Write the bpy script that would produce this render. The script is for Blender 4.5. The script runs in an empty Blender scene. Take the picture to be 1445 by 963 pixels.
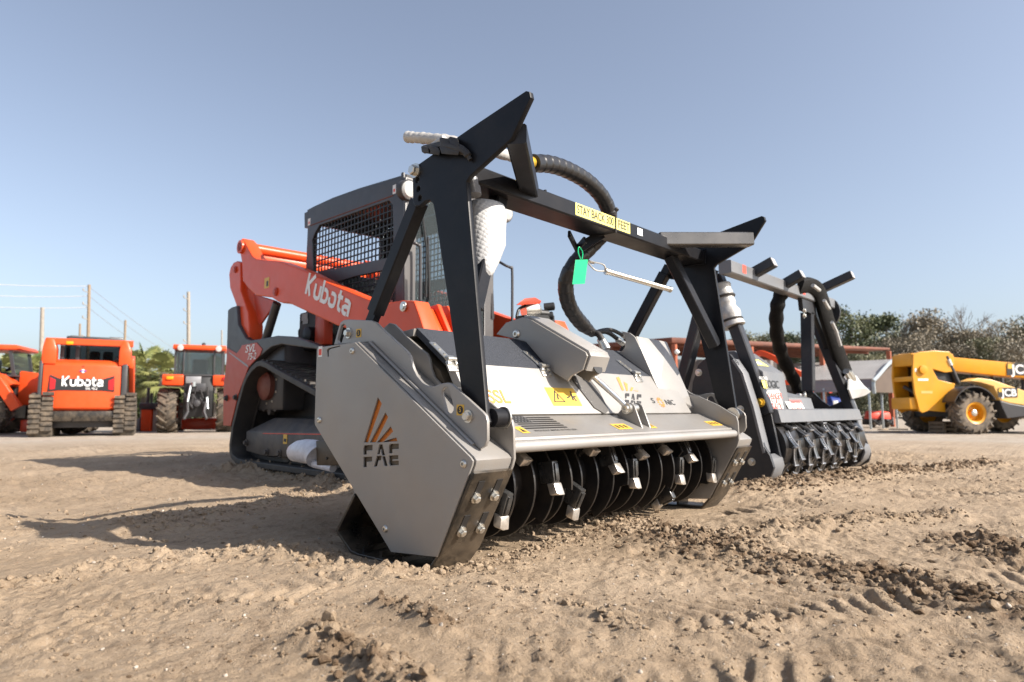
import bpy, bmesh, math, random
import numpy as np
from mathutils import Vector, Matrix
random.seed(7); RNG = np.random.default_rng(11)
SC = bpy.context.scene; COL = SC.collection
R = math.radians

# ---------------------------------------------------------------- camera, sky, sun, exposure
FPX, CX, CY, PITCH, AZ, CAMH = 940.0, 722.5, 481.5, R(5.8614), R(42.4875), 0.52
cam_d = bpy.data.cameras.new('camera'); cam = bpy.data.objects.new('camera', cam_d); COL.objects.link(cam)
cam.location = (0, 0, CAMH); cam.rotation_euler = (R(90) + PITCH, 0, AZ - R(90))
cam_d.sensor_width = 36.0; cam_d.lens = 36.0 * FPX / 1445.0; cam_d.clip_start = 0.05; cam_d.clip_end = 3000
cam_d.dof.use_dof = True; cam_d.dof.focus_distance = 2.35; cam_d.dof.aperture_fstop = 3.6
SC.camera = cam
SUN_D = Vector((0.755, -1.96, 1.508)).normalized()
world = bpy.data.worlds.new('World'); SC.world = world; world.use_nodes = True
wn = world.node_tree.nodes; wl = world.node_tree.links
sky = wn.new('ShaderNodeTexSky'); sky.sky_type = 'NISHITA'; sky.sun_disc = False
sky.sun_elevation = math.asin(SUN_D.z); sky.sun_rotation = math.atan2(SUN_D.x, SUN_D.y)
sky.air_density = 1.0; sky.dust_density = 2.2; sky.ozone_density = 3.0; sky.altitude = 0
bg = wn['Background']; bg.inputs['Strength'].default_value = 0.096
hsv = wn.new('ShaderNodeHueSaturation'); hsv.inputs['Saturation'].default_value = 0.68     # pale hazy winter sky
tint = wn.new('ShaderNodeMix'); tint.data_type = 'RGBA'; tint.blend_type = 'MULTIPLY'; tint.inputs['Factor'].default_value = 1.0; tint.inputs['B'].default_value = (1.0, 1.0, 1.01, 1)
wl.new(sky.outputs['Color'], hsv.inputs['Color']); wl.new(hsv.outputs['Color'], tint.inputs['A']); wl.new(tint.outputs['Result'], bg.inputs['Color'])
sun_d = bpy.data.lights.new('sun', 'SUN'); sun_d.energy = 4.7; sun_d.angle = R(0.5); sun_d.color = (1.0, 0.92, 0.82)
sun = bpy.data.objects.new('sun', sun_d); COL.objects.link(sun); sun.location = (0, 0, 30)
sun.rotation_euler = SUN_D.to_track_quat('Z', 'Y').to_euler()
SC.view_settings.view_transform = 'Standard'; SC.view_settings.look = 'None'
SC.view_settings.exposure = 1.0; SC.view_settings.gamma = 1.0
SC.cycles.max_bounces = 6; SC.cycles.use_denoising = True

# ---------------------------------------------------------------- pixel ray -> point on a known plane (survey of the photograph)
def ray(u, v):
    x = u - CX; y = CY - v
    f = FPX * math.cos(PITCH) - y * math.sin(PITCH); z = FPX * math.sin(PITCH) + y * math.cos(PITCH)
    return Vector((x * math.sin(AZ) + f * math.cos(AZ), -x * math.cos(AZ) + f * math.sin(AZ), z))
class Frame:                                  # local axes of one machine: origin on the ground and yaw
    def __init__(s, o=(0, 0, 0), yaw=0.0):
        s.o = Vector(o); s.yaw = yaw; s.Rm = Matrix.Rotation(-yaw, 3, 'Z')
    def at(s, u, v, ax, val):
        d = s.Rm @ ray(u, v); o = s.Rm @ (Vector((0, 0, CAMH)) - s.o); i = 'xyz'.index(ax)
        return o + d * ((val - o[i]) / d[i])
    def yz(s, X, px): return [tuple(s.at(u, v, 'x', X)[1:]) for u, v in px]
    def xz(s, Y, px): return [tuple(s.at(u, v, 'y', Y)[i] for i in (0, 2)) for u, v in px]
WF = Frame()
def at_depth(u, v, D):                        # point on the pixel ray at horizontal distance D
    r = ray(u, v); h = math.hypot(r.x, r.y); return Vector((0, 0, CAMH)) + r * (D / h)

# ---------------------------------------------------------------- materials
MATS = {}
def mat(name, col, rough=0.5, metal=0.0, var=0.08, scale=8.0, bump=0.0, bscale=60.0, dust=0.0, coat=0.0, emit=None, trans=0.0, stretch=None, spec=0.5):
    m = bpy.data.materials.new(name); m.use_nodes = True; MATS[name] = m
    nt = m.node_tree; N = nt.nodes; L = nt.links; b = N['Principled BSDF']
    b.inputs['Roughness'].default_value = rough; b.inputs['Metallic'].default_value = metal
    b.inputs['Specular IOR Level'].default_value = spec
    if coat: b.inputs['Coat Weight'].default_value = coat; b.inputs['Coat Roughness'].default_value = 0.08
    tc = N.new('ShaderNodeTexCoord'); src = tc.outputs['Object']
    if stretch:
        mp = N.new('ShaderNodeMapping'); mp.inputs['Scale'].default_value = stretch; L.new(src, mp.inputs['Vector']); src = mp.outputs['Vector']
    nz = N.new('ShaderNodeTexNoise'); nz.inputs['Scale'].default_value = scale; nz.inputs['Detail'].default_value = 6
    L.new(src, nz.inputs['Vector'])
    rp = N.new('ShaderNodeValToRGB'); L.new(nz.outputs['Fac'], rp.inputs['Fac'])
    rp.color_ramp.elements[0].position = 0.3; rp.color_ramp.elements[1].position = 0.7
    rp.color_ramp.elements[0].color = tuple(c * (1 - var) for c in col) + (1,)
    rp.color_ramp.elements[1].color = tuple(min(1, c * (1 + var)) for c in col) + (1,)
    out = rp.outputs['Color']
    if dust:
        n2 = N.new('ShaderNodeTexNoise'); n2.inputs['Scale'].default_value = 5.0; n2.inputs['Detail'].default_value = 10; n2.inputs['Roughness'].default_value = 0.7
        L.new(tc.outputs['Object'], n2.inputs['Vector'])
        mr = N.new('ShaderNodeMapRange'); mr.inputs['From Min'].default_value = 0.42; mr.inputs['From Max'].default_value = 0.75
        mr.inputs['To Max'].default_value = dust; L.new(n2.outputs['Fac'], mr.inputs['Value'])
        mx = N.new('ShaderNodeMix'); mx.data_type = 'RGBA'; L.new(mr.outputs['Result'], mx.inputs['Factor'])
        L.new(out, mx.inputs['A']); mx.inputs['B'].default_value = (0.33, 0.25, 0.17, 1); out = mx.outputs['Result']
    L.new(out, b.inputs['Base Color'])
    mr2 = N.new('ShaderNodeMapRange'); mr2.inputs['To Min'].default_value = max(0.02, rough - 0.08); mr2.inputs['To Max'].default_value = min(1, rough + 0.1)
    n3 = N.new('ShaderNodeTexNoise'); n3.inputs['Scale'].default_value = 14; n3.inputs['Detail'].default_value = 5; L.new(src, n3.inputs['Vector'])
    L.new(n3.outputs['Fac'], mr2.inputs['Value']); L.new(mr2.outputs['Result'], b.inputs['Roughness'])
    if bump:
        n4 = N.new('ShaderNodeTexNoise'); n4.inputs['Scale'].default_value = bscale; n4.inputs['Detail'].default_value = 3; L.new(src, n4.inputs['Vector'])
        bp = N.new('ShaderNodeBump'); bp.inputs['Strength'].default_value = bump; bp.inputs['Distance'].default_value = 0.004
        L.new(n4.outputs['Fac'], bp.inputs['Height']); L.new(bp.outputs['Normal'], b.inputs['Normal'])
    if emit: b.inputs['Emission Color'].default_value = emit + (1,); b.inputs['Emission Strength'].default_value = 1
    if trans: b.inputs['Transmission Weight'].default_value = trans; b.inputs['IOR'].default_value = 1.05
    return m
silver = mat('silver_paint', (0.295, 0.284, 0.27), 0.40, 0.35, 0.08, 3, 0.08, 240, 0.24)
silver_w = mat('silver_hood_paint', (0.33, 0.318, 0.302), 0.4, 0.3, 0.07, 3, 0.08, 240, 0.14)
blackp = mat('black_gloss_paint', (0.009, 0.010, 0.013), 0.34, 0.0, 0.1, 5, 0.03, 120, 0.03, spec=0.2)
blackm = mat('black_rotor_paint', (0.009, 0.009, 0.010), 0.35, 0.0, 0.15, 8, 0.05, 90, 0.10)
skidm = mat('scuffed_black_steel', (0.014, 0.013, 0.012), 0.28, 0.1, 0.3, 9, 0.08, 70, 0.35)
zinc = mat('zinc_plated_steel', (0.62, 0.60, 0.55), 0.3, 0.9, 0.08, 20)
steel = mat('worn_bright_steel', (0.66, 0.62, 0.57), 0.34, 0.75, 0.18, 60, 0.2, 120)
chrome = mat('polished_rod', (0.72, 0.70, 0.66), 0.16, 0.95, 0.05, 10)
rubber = mat('black_rubber', (0.022, 0.021, 0.021), 0.55, 0, 0.2, 12, 0.1, 90, 0.1)
hosem = mat('spiral_hose_guard', (0.018, 0.017, 0.017), 0.3, 0, 0.2, 12, 0.05, 90)
mattex = mat('textured_black_mat', (0.032, 0.036, 0.046), 0.6, 0, 0.55, 330, 0.9, 260)
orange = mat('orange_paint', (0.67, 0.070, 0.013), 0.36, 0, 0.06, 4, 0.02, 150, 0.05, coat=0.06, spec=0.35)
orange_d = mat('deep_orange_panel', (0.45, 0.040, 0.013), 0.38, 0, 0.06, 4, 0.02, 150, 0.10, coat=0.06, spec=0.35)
decal_or = mat('orange_decal', (0.62, 0.22, 0.05), 0.5, 0, 0.03)
cut_or = mat('orange_backing', (0.55, 0.16, 0.02), 0.5, 0, 0.05)
decal_k = mat('black_decal', (0.015, 0.015, 0.016), 0.5, 0, 0.05)
decal_w = mat('white_decal', (0.78, 0.78, 0.76), 0.5, 0, 0.03)
decal_y = mat('yellow_decal', (0.66, 0.40, 0.05), 0.45, 0, 0.04)
sign_y = mat('pale_yellow_sticker', (0.80, 0.72, 0.20), 0.45, 0, 0.04)
decal_r = mat('red_decal', (0.72, 0.08, 0.05), 0.5, 0, 0.05)
decal_g = mat('grey_decal', (0.28, 0.28, 0.29), 0.4, 0.3, 0.1)
green = mat('green_tag_plastic', (0.0, 0.42, 0.16), 0.35, 0, 0.05, trans=0.0)
foil = mat('foil_wrap', (0.46, 0.445, 0.42), 0.45, 0.2, 0.12, 20, 0.6, 60)
foam = mat('white_foam_wrap', (0.43, 0.43, 0.42), 0.5, 0, 0.05, 20, 0.3, 60)
plasticbag = mat('white_plastic_film', (0.62, 0.63, 0.68), 0.35, 0, 0.12, 30, 0.9, 50)
brass = mat('yellow_brass', (0.75, 0.48, 0.06), 0.3, 0.5, 0.1)
brownp = mat('brown_grease_metal', (0.055, 0.042, 0.028), 0.45, 0.2, 0.2, 10, 0, 60, 0.2)
cabgrey = mat('dark_grey_cab_paint', (0.038, 0.038, 0.042), 0.42, 0, 0.08, 4, 0.04, 120, 0.06)
frontgrey = mat('cab_front_grey', (0.075, 0.072, 0.072), 0.4, 0, 0.08, 4, 0.04, 120, 0.06)
wire = mat('black_wire_mesh', (0.008, 0.008, 0.009), 0.5, 0, 0.1)
darkglass = mat('dark_tinted_glass', (0.045, 0.055, 0.06), 0.04, 0, 0.02, trans=0.9)
glass = mat('tinted_cab_glass', (0.30, 0.36, 0.38), 0.05, 0, 0.02, trans=0.9)
trackgrey = mat('dirty_track_frame', (0.055, 0.05, 0.048), 0.55, 0.1, 0.25, 6, 0.1, 60, 0.25)
darkgrey = mat('charcoal_machine_paint', (0.024, 0.026, 0.031), 0.38, 0, 0.08, 5, 0.03, 120, 0.06, coat=0.05, spec=0.35)
midgrey = mat('grey_machine_paint', (0.155, 0.160, 0.170), 0.4, 0.1, 0.06, 5, 0.03, 120, 0.1)
sleeve = mat('woven_hose_sleeve', (0.011, 0.0105, 0.010), 0.7, 0, 0.3, 40, 0.5, 200, spec=0.15)
jcby = mat('yellow_machine_paint', (0.70, 0.31, 0.010), 0.38, 0, 0.06, 3, 0.02, 120, 0.10)
jcbl = mat('pale_yellow_panel', (0.80, 0.47, 0.14), 0.42, 0, 0.05, 3, 0.02, 120, 0.10)
tyrem = mat('dusty_tyre', (0.10, 0.082, 0.064), 0.85, 0, 0.35, 9, 0.3, 50, 0.8)
tyrek = mat('dark_tyre', (0.045, 0.038, 0.031), 0.85, 0, 0.35, 9, 0.3, 50, 0.6)
rust = mat('rusty_painted_steel', (0.15, 0.048, 0.026), 0.65, 0.1, 0.3, 3, 0.1, 40)
postor = mat('orange_red_post', (0.31, 0.085, 0.038), 0.55, 0, 0.12, 3)
roofg = mat('pale_metal_roof', (0.40, 0.385, 0.37), 0.5, 0.15, 0.12, 1.2, 0.05, 30)
sheetg = mat('grey_corrugated_sheet', (0.22, 0.20, 0.19), 0.55, 0.15, 0.15, 1.5)
galv = mat('galvanised_tube', (0.42, 0.47, 0.49), 0.4, 0.5, 0.1, 6)
wood = mat('weathered_wood', (0.26, 0.19, 0.125), 0.8, 0, 0.25, 6, 0.2, 40, stretch=(6, 6, 1))
concrete = mat('pale_concrete_pole', (0.30, 0.27, 0.23), 0.8, 0, 0.12, 4)
blue = mat('blue_tank_paint', (0.022, 0.05, 0.26), 0.35, 0, 0.08)
lampw = mat('clear_lamp_lens', (0.42, 0.42, 0.41), 0.15, 0, 0.05)
seatm = mat('beige_interior', (0.16, 0.17, 0.16), 0.7, 0, 0.1)
redlens = mat('red_lens', (0.42, 0.015, 0.02), 0.2, 0, 0.05)
ambl = mat('amber_lens', (0.85, 0.30, 0.01), 0.2, 0, 0.05)

# ---------------------------------------------------------------- mesh building
OFF = {}; SCL = {}
def smooth(me, ang=35):
    me.polygons.foreach_set('use_smooth', [True] * len(me.polygons))
    try: me.set_sharp_from_angle(angle=R(ang))
    except Exception: pass
class MB:
    def __init__(s): s.v = []; s.f = []; s.mi = []; s.flat = []
    def add(s, vs, fs, mi=0):
        n = len(s.v); s.v += [tuple(v) for v in vs]; s.f += [tuple(i + n for i in f) for f in fs]; s.mi += [mi] * len(fs); return s
    def from_bm(s, bm, mi=0, M=None):
        bm.verts.index_update()
        vs = [(M @ v.co if M else v.co) for v in bm.verts]; fs = [[v.index for v in f.verts] for f in bm.faces]
        bm.free(); return s.add(vs, fs, mi)
    def box(s, lo, hi, bevel=0.0, mi=0, M=None, seg=2):
        bm = bmesh.new(); bmesh.ops.create_cube(bm, size=1)
        lo = Vector(lo); hi = Vector(hi); c = (lo + hi) / 2; d = hi - lo
        for v in bm.verts: v.co = Vector((v.co.x * d.x, v.co.y * d.y, v.co.z * d.z)) + c
        if bevel: bmesh.ops.bevel(bm, geom=bm.edges[:], offset=min(bevel, 0.45 * min(abs(x) for x in d)), segments=seg, profile=0.5, affect='EDGES')
        return s.from_bm(bm, mi, M)
    def hull(s, pts, bevel=0.0, mi=0):           # convex block through given points
        bm = bmesh.new()
        for p in pts: bm.verts.new(p)
        r = bmesh.ops.convex_hull(bm, input=bm.verts[:])
        bad = [g for g in r['geom_interior'] + r['geom_unused'] if isinstance(g, bmesh.types.BMVert)]
        if bad: bmesh.ops.delete(bm, geom=list(set(bad)), context='VERTS')
        bmesh.ops.dissolve_limit(bm, angle_limit=R(1), verts=bm.verts[:], edges=bm.edges[:])
        if bevel: bmesh.ops.bevel(bm, geom=bm.edges[:], offset=bevel, segments=2, profile=0.5, affect='EDGES')
        bmesh.ops.recalc_face_normals(bm, faces=bm.faces[:])
        return s.from_bm(bm, mi)
    def prism(s, pts, ax, a0, a1, holes=(), bevel=0.0, mi=0):
        """flat outline (with holes) on the plane ax=const, extruded from a0 to a1"""
        cu = bpy.data.curves.new('c', 'CURVE'); cu.dimensions = '2D'; cu.fill_mode = 'BOTH'
        t = abs(a1 - a0); bv = min(bevel, t * 0.4); cu.extrude = t / 2 - bv; cu.bevel_depth = bv; cu.bevel_resolution = 1; cu.offset = -bv
        for loop in [pts] + list(holes):
            sp = cu.splines.new('POLY'); sp.points.add(len(loop) - 1); sp.use_cyclic_u = True
            for i, p in enumerate(loop): sp.points[i].co = (p[0], p[1], 0, 1)
        ob = bpy.data.objects.new('c', cu); me = bpy.data.meshes.new_from_object(ob)
        c = (a0 + a1) / 2
        if ax == 'x': vs = [(c + v.co.z, v.co.x, v.co.y) for v in me.vertices]
        elif ax == 'y': vs = [(v.co.x, c + v.co.z, v.co.y) for v in me.vertices]
        else: vs = [(v.co.x, v.co.y, c + v.co.z) for v in me.vertices]
        bm = bmesh.new()
        bm.from_mesh(me)
        for v, co in zip(bm.verts, vs): v.co = co
        bmesh.ops.remove_doubles(bm, verts=bm.verts[:], dist=1e-5)
        bmesh.ops.recalc_face_normals(bm, faces=bm.faces[:])
        bpy.data.objects.remove(ob); bpy.data.curves.remove(cu); bpy.data.meshes.remove(me)
        n0 = len(s.f); k_ = 'xyz'.index(ax); s.flat += [n0 + i for i, f in enumerate(bm.faces) if abs(f.normal[k_]) > 0.999]
        return s.from_bm(bm, mi)
    def tube(s, pts, r, n=12, caps=True, mi=0, sq=None, up=None):
        """swept round tube (r scalar or list), or rectangular sq=(w,h) when given"""
        P = [Vector(p) for p in pts]; rs = r if isinstance(r, (list, tuple)) else [r] * len(P)
        T = [(P[min(i + 1, len(P) - 1)] - P[max(i - 1, 0)]).normalized() for i in range(len(P))]
        u = Vector(up) if up else (Vector((0, 0, 1)) if abs(T[0].z) < 0.9 else Vector((1, 0, 0)))
        u = (u - T[0] * u.dot(T[0])).normalized(); rings = []
        for i, p in enumerate(P):
            u = (u - T[i] * u.dot(T[i])).normalized(); w = T[i].cross(u)
            if sq:
                a, b = sq[0] / 2, sq[1] / 2; c = 0.18 * min(a, b)
                k = [(a, b - c), (a - c, b), (-a + c, b), (-a, b - c), (-a, -b + c), (-a + c, -b), (a - c, -b), (a, -b + c)]
                rings.append([p + w * x * rs[i] + u * y * rs[i] for x, y in k])
            else: rings.append([p + (u * math.cos(2 * math.pi * j / n) + w * math.sin(2 * math.pi * j / n)) * rs[i] for j in range(n)])
        m = len(rings[0]); vs = [v for rg in rings for v in rg]; fs = []
        for i in range(len(P) - 1):
            for j in range(m): fs.append((i * m + j, i * m + (j + 1) % m, (i + 1) * m + (j + 1) % m, (i + 1) * m + j))
        if caps: fs.append(tuple(reversed(range(m)))); fs.append(tuple((len(P) - 1) * m + j for j in range(m)))
        fs = [tuple(reversed(f)) for f in fs]
        return s.add(vs, fs, mi)
    def lathe(s, prof, o, axis, n=24, mi=0, ph=0.0, caps=True):
        """profile of (radius, height) turned about axis through o"""
        a = Vector(axis).normalized(); u = a.orthogonal().normalized(); w = a.cross(u); o = Vector(o); vs = []; fs = []
        for r, h in prof:
            for j in range(n):
                t = 2 * math.pi * j / n + ph; vs.append(o + a * h + (u * math.cos(t) + w * math.sin(t)) * r)
        for i in range(len(prof) - 1):
            for j in range(n): fs.append((i * n + j, i * n + (j + 1) % n, (i + 1) * n + (j + 1) % n, (i + 1) * n + j))
        if caps and prof[0][0] > 1e-6: fs.append(tuple(reversed(range(n))))
        if caps and prof[-1][0] > 1e-6: fs.append(tuple((len(prof) - 1) * n + j for j in range(n)))
        return s.add(vs, fs, mi)
    def bolt(s, p, d, r, washer=True, mi=0):
        if washer: s.lathe([(r * 1.45, 0), (r * 1.45, r * 0.3)], p, d, 20, mi); p = Vector(p) + Vector(d).normalized() * r * 0.3
        return s.lathe([(r, 0), (r, r * 0.8), (r * 0.82, r * 0.95)], p, d, 6, mi)
    def screw(s, p, d, r, mi=0):
        return s.lathe([(r * 1.5, 0), (r * 1.5, r * 0.25), (r * 1.1, r * 0.8), (r * 0.55, r * 0.85), (r * 0.5, r * 0.3), (0, r * 0.3)], p, d, 20, mi)
    def text(s, body, o, xd, yd, h, lift=0.0012, bold=0.0, asp=1.0, shear=0.0, mi=0, center=True, font=None):
        cu = bpy.data.curves.new('t', 'FONT'); cu.body = body; cu.size = 1.0; cu.offset = bold; cu.shear = shear
        if center: cu.align_x = 'CENTER'; cu.align_y = 'CENTER'
        ob = bpy.data.objects.new('t', cu); me = bpy.data.meshes.new_from_object(ob)
        xd = Vector(xd).normalized(); yd = Vector(yd); yd = (yd - xd * yd.dot(xd)).normalized(); n = xd.cross(yd); o = Vector(o); k = h / 0.70
        s.add([o + xd * v.co.x * k * asp + yd * v.co.y * k + n * lift for v in me.vertices], [list(p.vertices) for p in me.polygons], mi)
        bpy.data.objects.remove(ob); bpy.data.curves.remove(cu); bpy.data.meshes.remove(me); return s
    def strokes(s, lines, w, o, xd, yd, k, lift=0.0012, mi=0):
        """lettering drawn as strokes: polylines in letter units, stroke width w (same units), k metres per unit"""
        xd = Vector(xd).normalized(); yd = Vector(yd); yd = (yd - xd * yd.dot(xd)).normalized(); n = xd.cross(yd); o = Vector(o)
        for li, ln in enumerate(lines):
            P = [Vector((a, b)) for a, b in ln]; lv = []; rv = []
            for i, p in enumerate(P):
                a = (P[i] - P[i - 1]).normalized() if i > 0 else None; b = (P[i + 1] - P[i]).normalized() if i < len(P) - 1 else None
                t = ((a or b) + (b or a)).normalized(); m = Vector((-t.y, t.x)); c = max(0.5, t.dot(a or b))
                lv.append(p + m * w / 2 / c); rv.append(p - m * w / 2 / c)
            vs = [o + xd * q.x * k + yd * q.y * k + n * (lift + 0.00008 * li) for q in lv + rv]; N = len(P)
            s.add(vs, [(i + N, i + N + 1, i + 1, i) for i in range(N - 1)], mi)
        return s
    def quad(s, pts, mi=0): return s.add(pts, [tuple(range(len(pts)))], mi)
    def build(s, name, m, parent=None, off=None, ang=35, sm=True):
        if parent in SCL: s.v = [(v[0] * SCL[parent], v[1] * SCL[parent], v[2] * SCL[parent]) for v in s.v]
        me = bpy.data.meshes.new(name); o = Vector(off) if off is not None else OFF.get(parent, Vector((0, 0, 0)))
        me.from_pydata([(v[0] - o.x, v[1] - o.y, v[2] - o.z) for v in s.v], [], s.f)
        ms = m if isinstance(m, (list, tuple)) else [m]
        for q in ms: me.materials.append(q)
        if len(ms) > 1: me.polygons.foreach_set('material_index', s.mi)
        me.validate(); me.update()
        nf = len(me.polygons)
        if sm: smooth(me, ang)
        if nf == len(s.f):
            for i in s.flat: me.polygons[i].use_smooth = False
        ob = bpy.data.objects.new(name, me); COL.objects.link(ob)
        if parent in SCL: SCL[ob] = SCL[parent]
        if parent is not None:
            top = parent; ob.parent = parent
            if parent in OFF: OFF[ob] = OFF[parent]
        return ob
def tag(o, label=None, cat=None, group=None, kind=None):
    if label: o['label'] = label
    if cat: o['category'] = cat
    if group: o['group'] = group
    if kind: o['kind'] = kind
    return o
def thing(name, label, cat, loc=(0, 0, 0), yaw=0.0, group=None, world=False):
    o = bpy.data.objects.new(name, None); COL.objects.link(o); o.location = loc; o.rotation_euler = (0, 0, yaw)
    o.empty_display_size = 0.2; tag(o, label, cat, group)
    OFF[o] = Vector(loc) if world else Vector((0, 0, 0)); return o
def single(ob, loc):                          # a thing that is one mesh: move its origin to its base
    loc = Vector(loc); ob.data.transform(Matrix.Translation(-loc)); ob.location = loc; return ob
def copy_tree(o, parent=None):
    c = o.copy(); COL.objects.link(c)
    if parent is not None: c.parent = parent
    for ch in list(o.children): copy_tree(ch, c)
    return c
def smoothpath(pts, n=6):                     # Catmull-Rom through control points
    P = [Vector(p) for p in pts]; P = [2 * P[0] - P[1]] + P + [2 * P[-1] - P[-2]]; out = []
    for i in range(1, len(P) - 2):
        for j in range(n):
            t = j / n; a, b, c, d = P[i - 1], P[i], P[i + 1], P[i + 2]
            out.append(0.5 * ((2 * b) + (c - a) * t + (2 * a - 5 * b + 4 * c - d) * t * t + (3 * b - a - 3 * c + d) * t ** 3))
    out.append(P[-2]); return out
def xf(q, x): return [(x + (x - 0), y, z) for (x, y, z) in q]
def sstep(a, b, x): t = np.clip((x - a) / (b - a), 0, 1); return t * t * (3 - 2 * t)

# ---------------------------------------------------------------- ground: one sheet of churned sandy dirt out to the horizon
_perm = np.random.default_rng(5).random((256, 256))
def vnoise(x, y, seed=0):
    x = x + seed * 17.31; y = y + seed * 9.73; xi = np.floor(x).astype(int); yi = np.floor(y).astype(int)
    fx = x - xi; fy = y - yi; fx = fx * fx * fx * (fx * (fx * 6 - 15) + 10); fy = fy * fy * fy * (fy * (fy * 6 - 15) + 10)
    a = _perm[xi & 255, yi & 255]; b = _perm[(xi + 1) & 255, yi & 255]; c = _perm[xi & 255, (yi + 1) & 255]; d = _perm[(xi + 1) & 255, (yi + 1) & 255]
    return (a * (1 - fx) + b * fx) * (1 - fy) + (c * (1 - fx) + d * fx) * fy - 0.5
def fbm(x, y, wl, n, g=0.5, seed=0):
    s = 0; a = 1.0
    for i in range(n): c, q = math.cos(i * 1.3 + seed), math.sin(i * 1.3 + seed); s = s + a * vnoise((x * c - y * q) / wl, (x * q + y * c) / wl, seed + i * 3); wl *= 0.5; a *= g
    return s
def gpt(u, v): p = WF.at(u, v, 'z', 0); return (p.x, p.y)
RIDGES = [  # pixel path of each windrow of churned soil, half width, height, how clumpy, how moist
    ([(770, 722), (840, 728), (900, 748), (985, 775), (1080, 795), (1200, 812), (1330, 835), (1460, 858)], 0.17, 0.026, 0.8, 1.0),
    ([(1385, 775), (1470, 800)], 0.18, 0.034, 0.8, 1.0),
    ([(560, 822), (640, 812), (700, 794), (770, 772), (860, 752), (940, 735)], 0.10, 0.030, 0.8, 0.55),
    ([(610, 770), (760, 745), (900, 715)], 0.10, 0.022, 0.7, 0.5),
    ([(0, 828), (130, 806), (260, 792), (360, 782), (430, 792), (520, 815)], 0.12, 0.028, 0.6, 0.2),
    ([(280, 745), (200, 742), (330, 722), (480, 690)], 0.15, 0.025, 0.5, 0.2),
    ([(320, 668), (400, 672), (470, 690), (540, 700)], 0.12, 0.05, 0.6, 0.2),
    ([(1050, 700), (1140, 690), (1240, 668), (1400, 655)], 0.14, 0.035, 0.9, 0.8),
    ([(1090, 780), (1000, 770), (1180, 745), (1340, 730)], 0.10, 0.022, 0.7, 0.4),
    ([(545, 872), (590, 890), (625, 905)], 0.035, 0.022, 0.8, 0.8),
    ([(440, 918), (520, 950), (580, 990)], 0.05, 0.022, 0.9, 0.7),
    ([(690, 838), (790, 852), (850, 880), (905, 905)], 0.03, 0.012, 0.5, 0.3),
    ([(255, 868), (330, 862), (420, 880)], 0.035, 0.012, 0.5, 0.3),
    ([(1000, 900), (1090, 878), (1150, 872)], 0.04, 0.014, 0.6, 0.5)]
RIDGES = [([gpt(*p) for p in px], w, h, c, m) for px, w, h, c, m in RIDGES]
TRACKS = [([gpt(300, 1000), gpt(760, 905), gpt(1150, 850), gpt(1445, 800)], 0.15, 0.075, 0.017),
          ([gpt(640, 1010), gpt(1000, 930), gpt(1445, 905)], 0.16, 0.085, 0.018),
          ([gpt(-60, 905), gpt(250, 850), gpt(480, 835)], 0.12, 0.07, 0.010),
          ([gpt(-20, 705), gpt(160, 690), gpt(330, 672)], 0.2, 0.11, 0.012),
          ([gpt(1000, 725), gpt(1200, 700), gpt(1445, 690)], 0.2, 0.10, 0.018)]
def pdist(x, y, path):
    best = np.full(x.shape, 1e9); along = np.zeros(x.shape); side = np.zeros(x.shape); L0 = 0
    for (ax, ay), (bx, by) in zip(path[:-1], path[1:]):
        dx, dy = bx - ax, by - ay; L = math.hypot(dx, dy); t = np.clip(((x - ax) * dx + (y - ay) * dy) / (L * L), 0, 1)
        d = np.hypot(x - ax - t * dx, y - ay - t * dy); k = d < best
        best = np.where(k, d, best); along = np.where(k, L0 + t * L, along); side = np.where(k, ((x - ax) * dy - (y - ay) * dx) / L, side); L0 += L
    return best, along, side
def base_z(x, y):
    d = np.hypot(x, y)
    z = -0.21 * sstep(11.5, 20.5, d)
    return z + 0.055 * np.exp(-(((x - 4.3) / 2.0) ** 2 + ((y - 5.4) / 1.9) ** 2) * 1.1) * sstep(2.4, 3.4, y)
def flat_mask(x, y):                          # firm ground under the machines' feet
    a = np.exp(-np.maximum(0, np.maximum(np.abs(x - 2.45) - 1.0, np.abs(y - 1.85) - 0.25)) ** 2 / 0.02)
    return a
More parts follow.
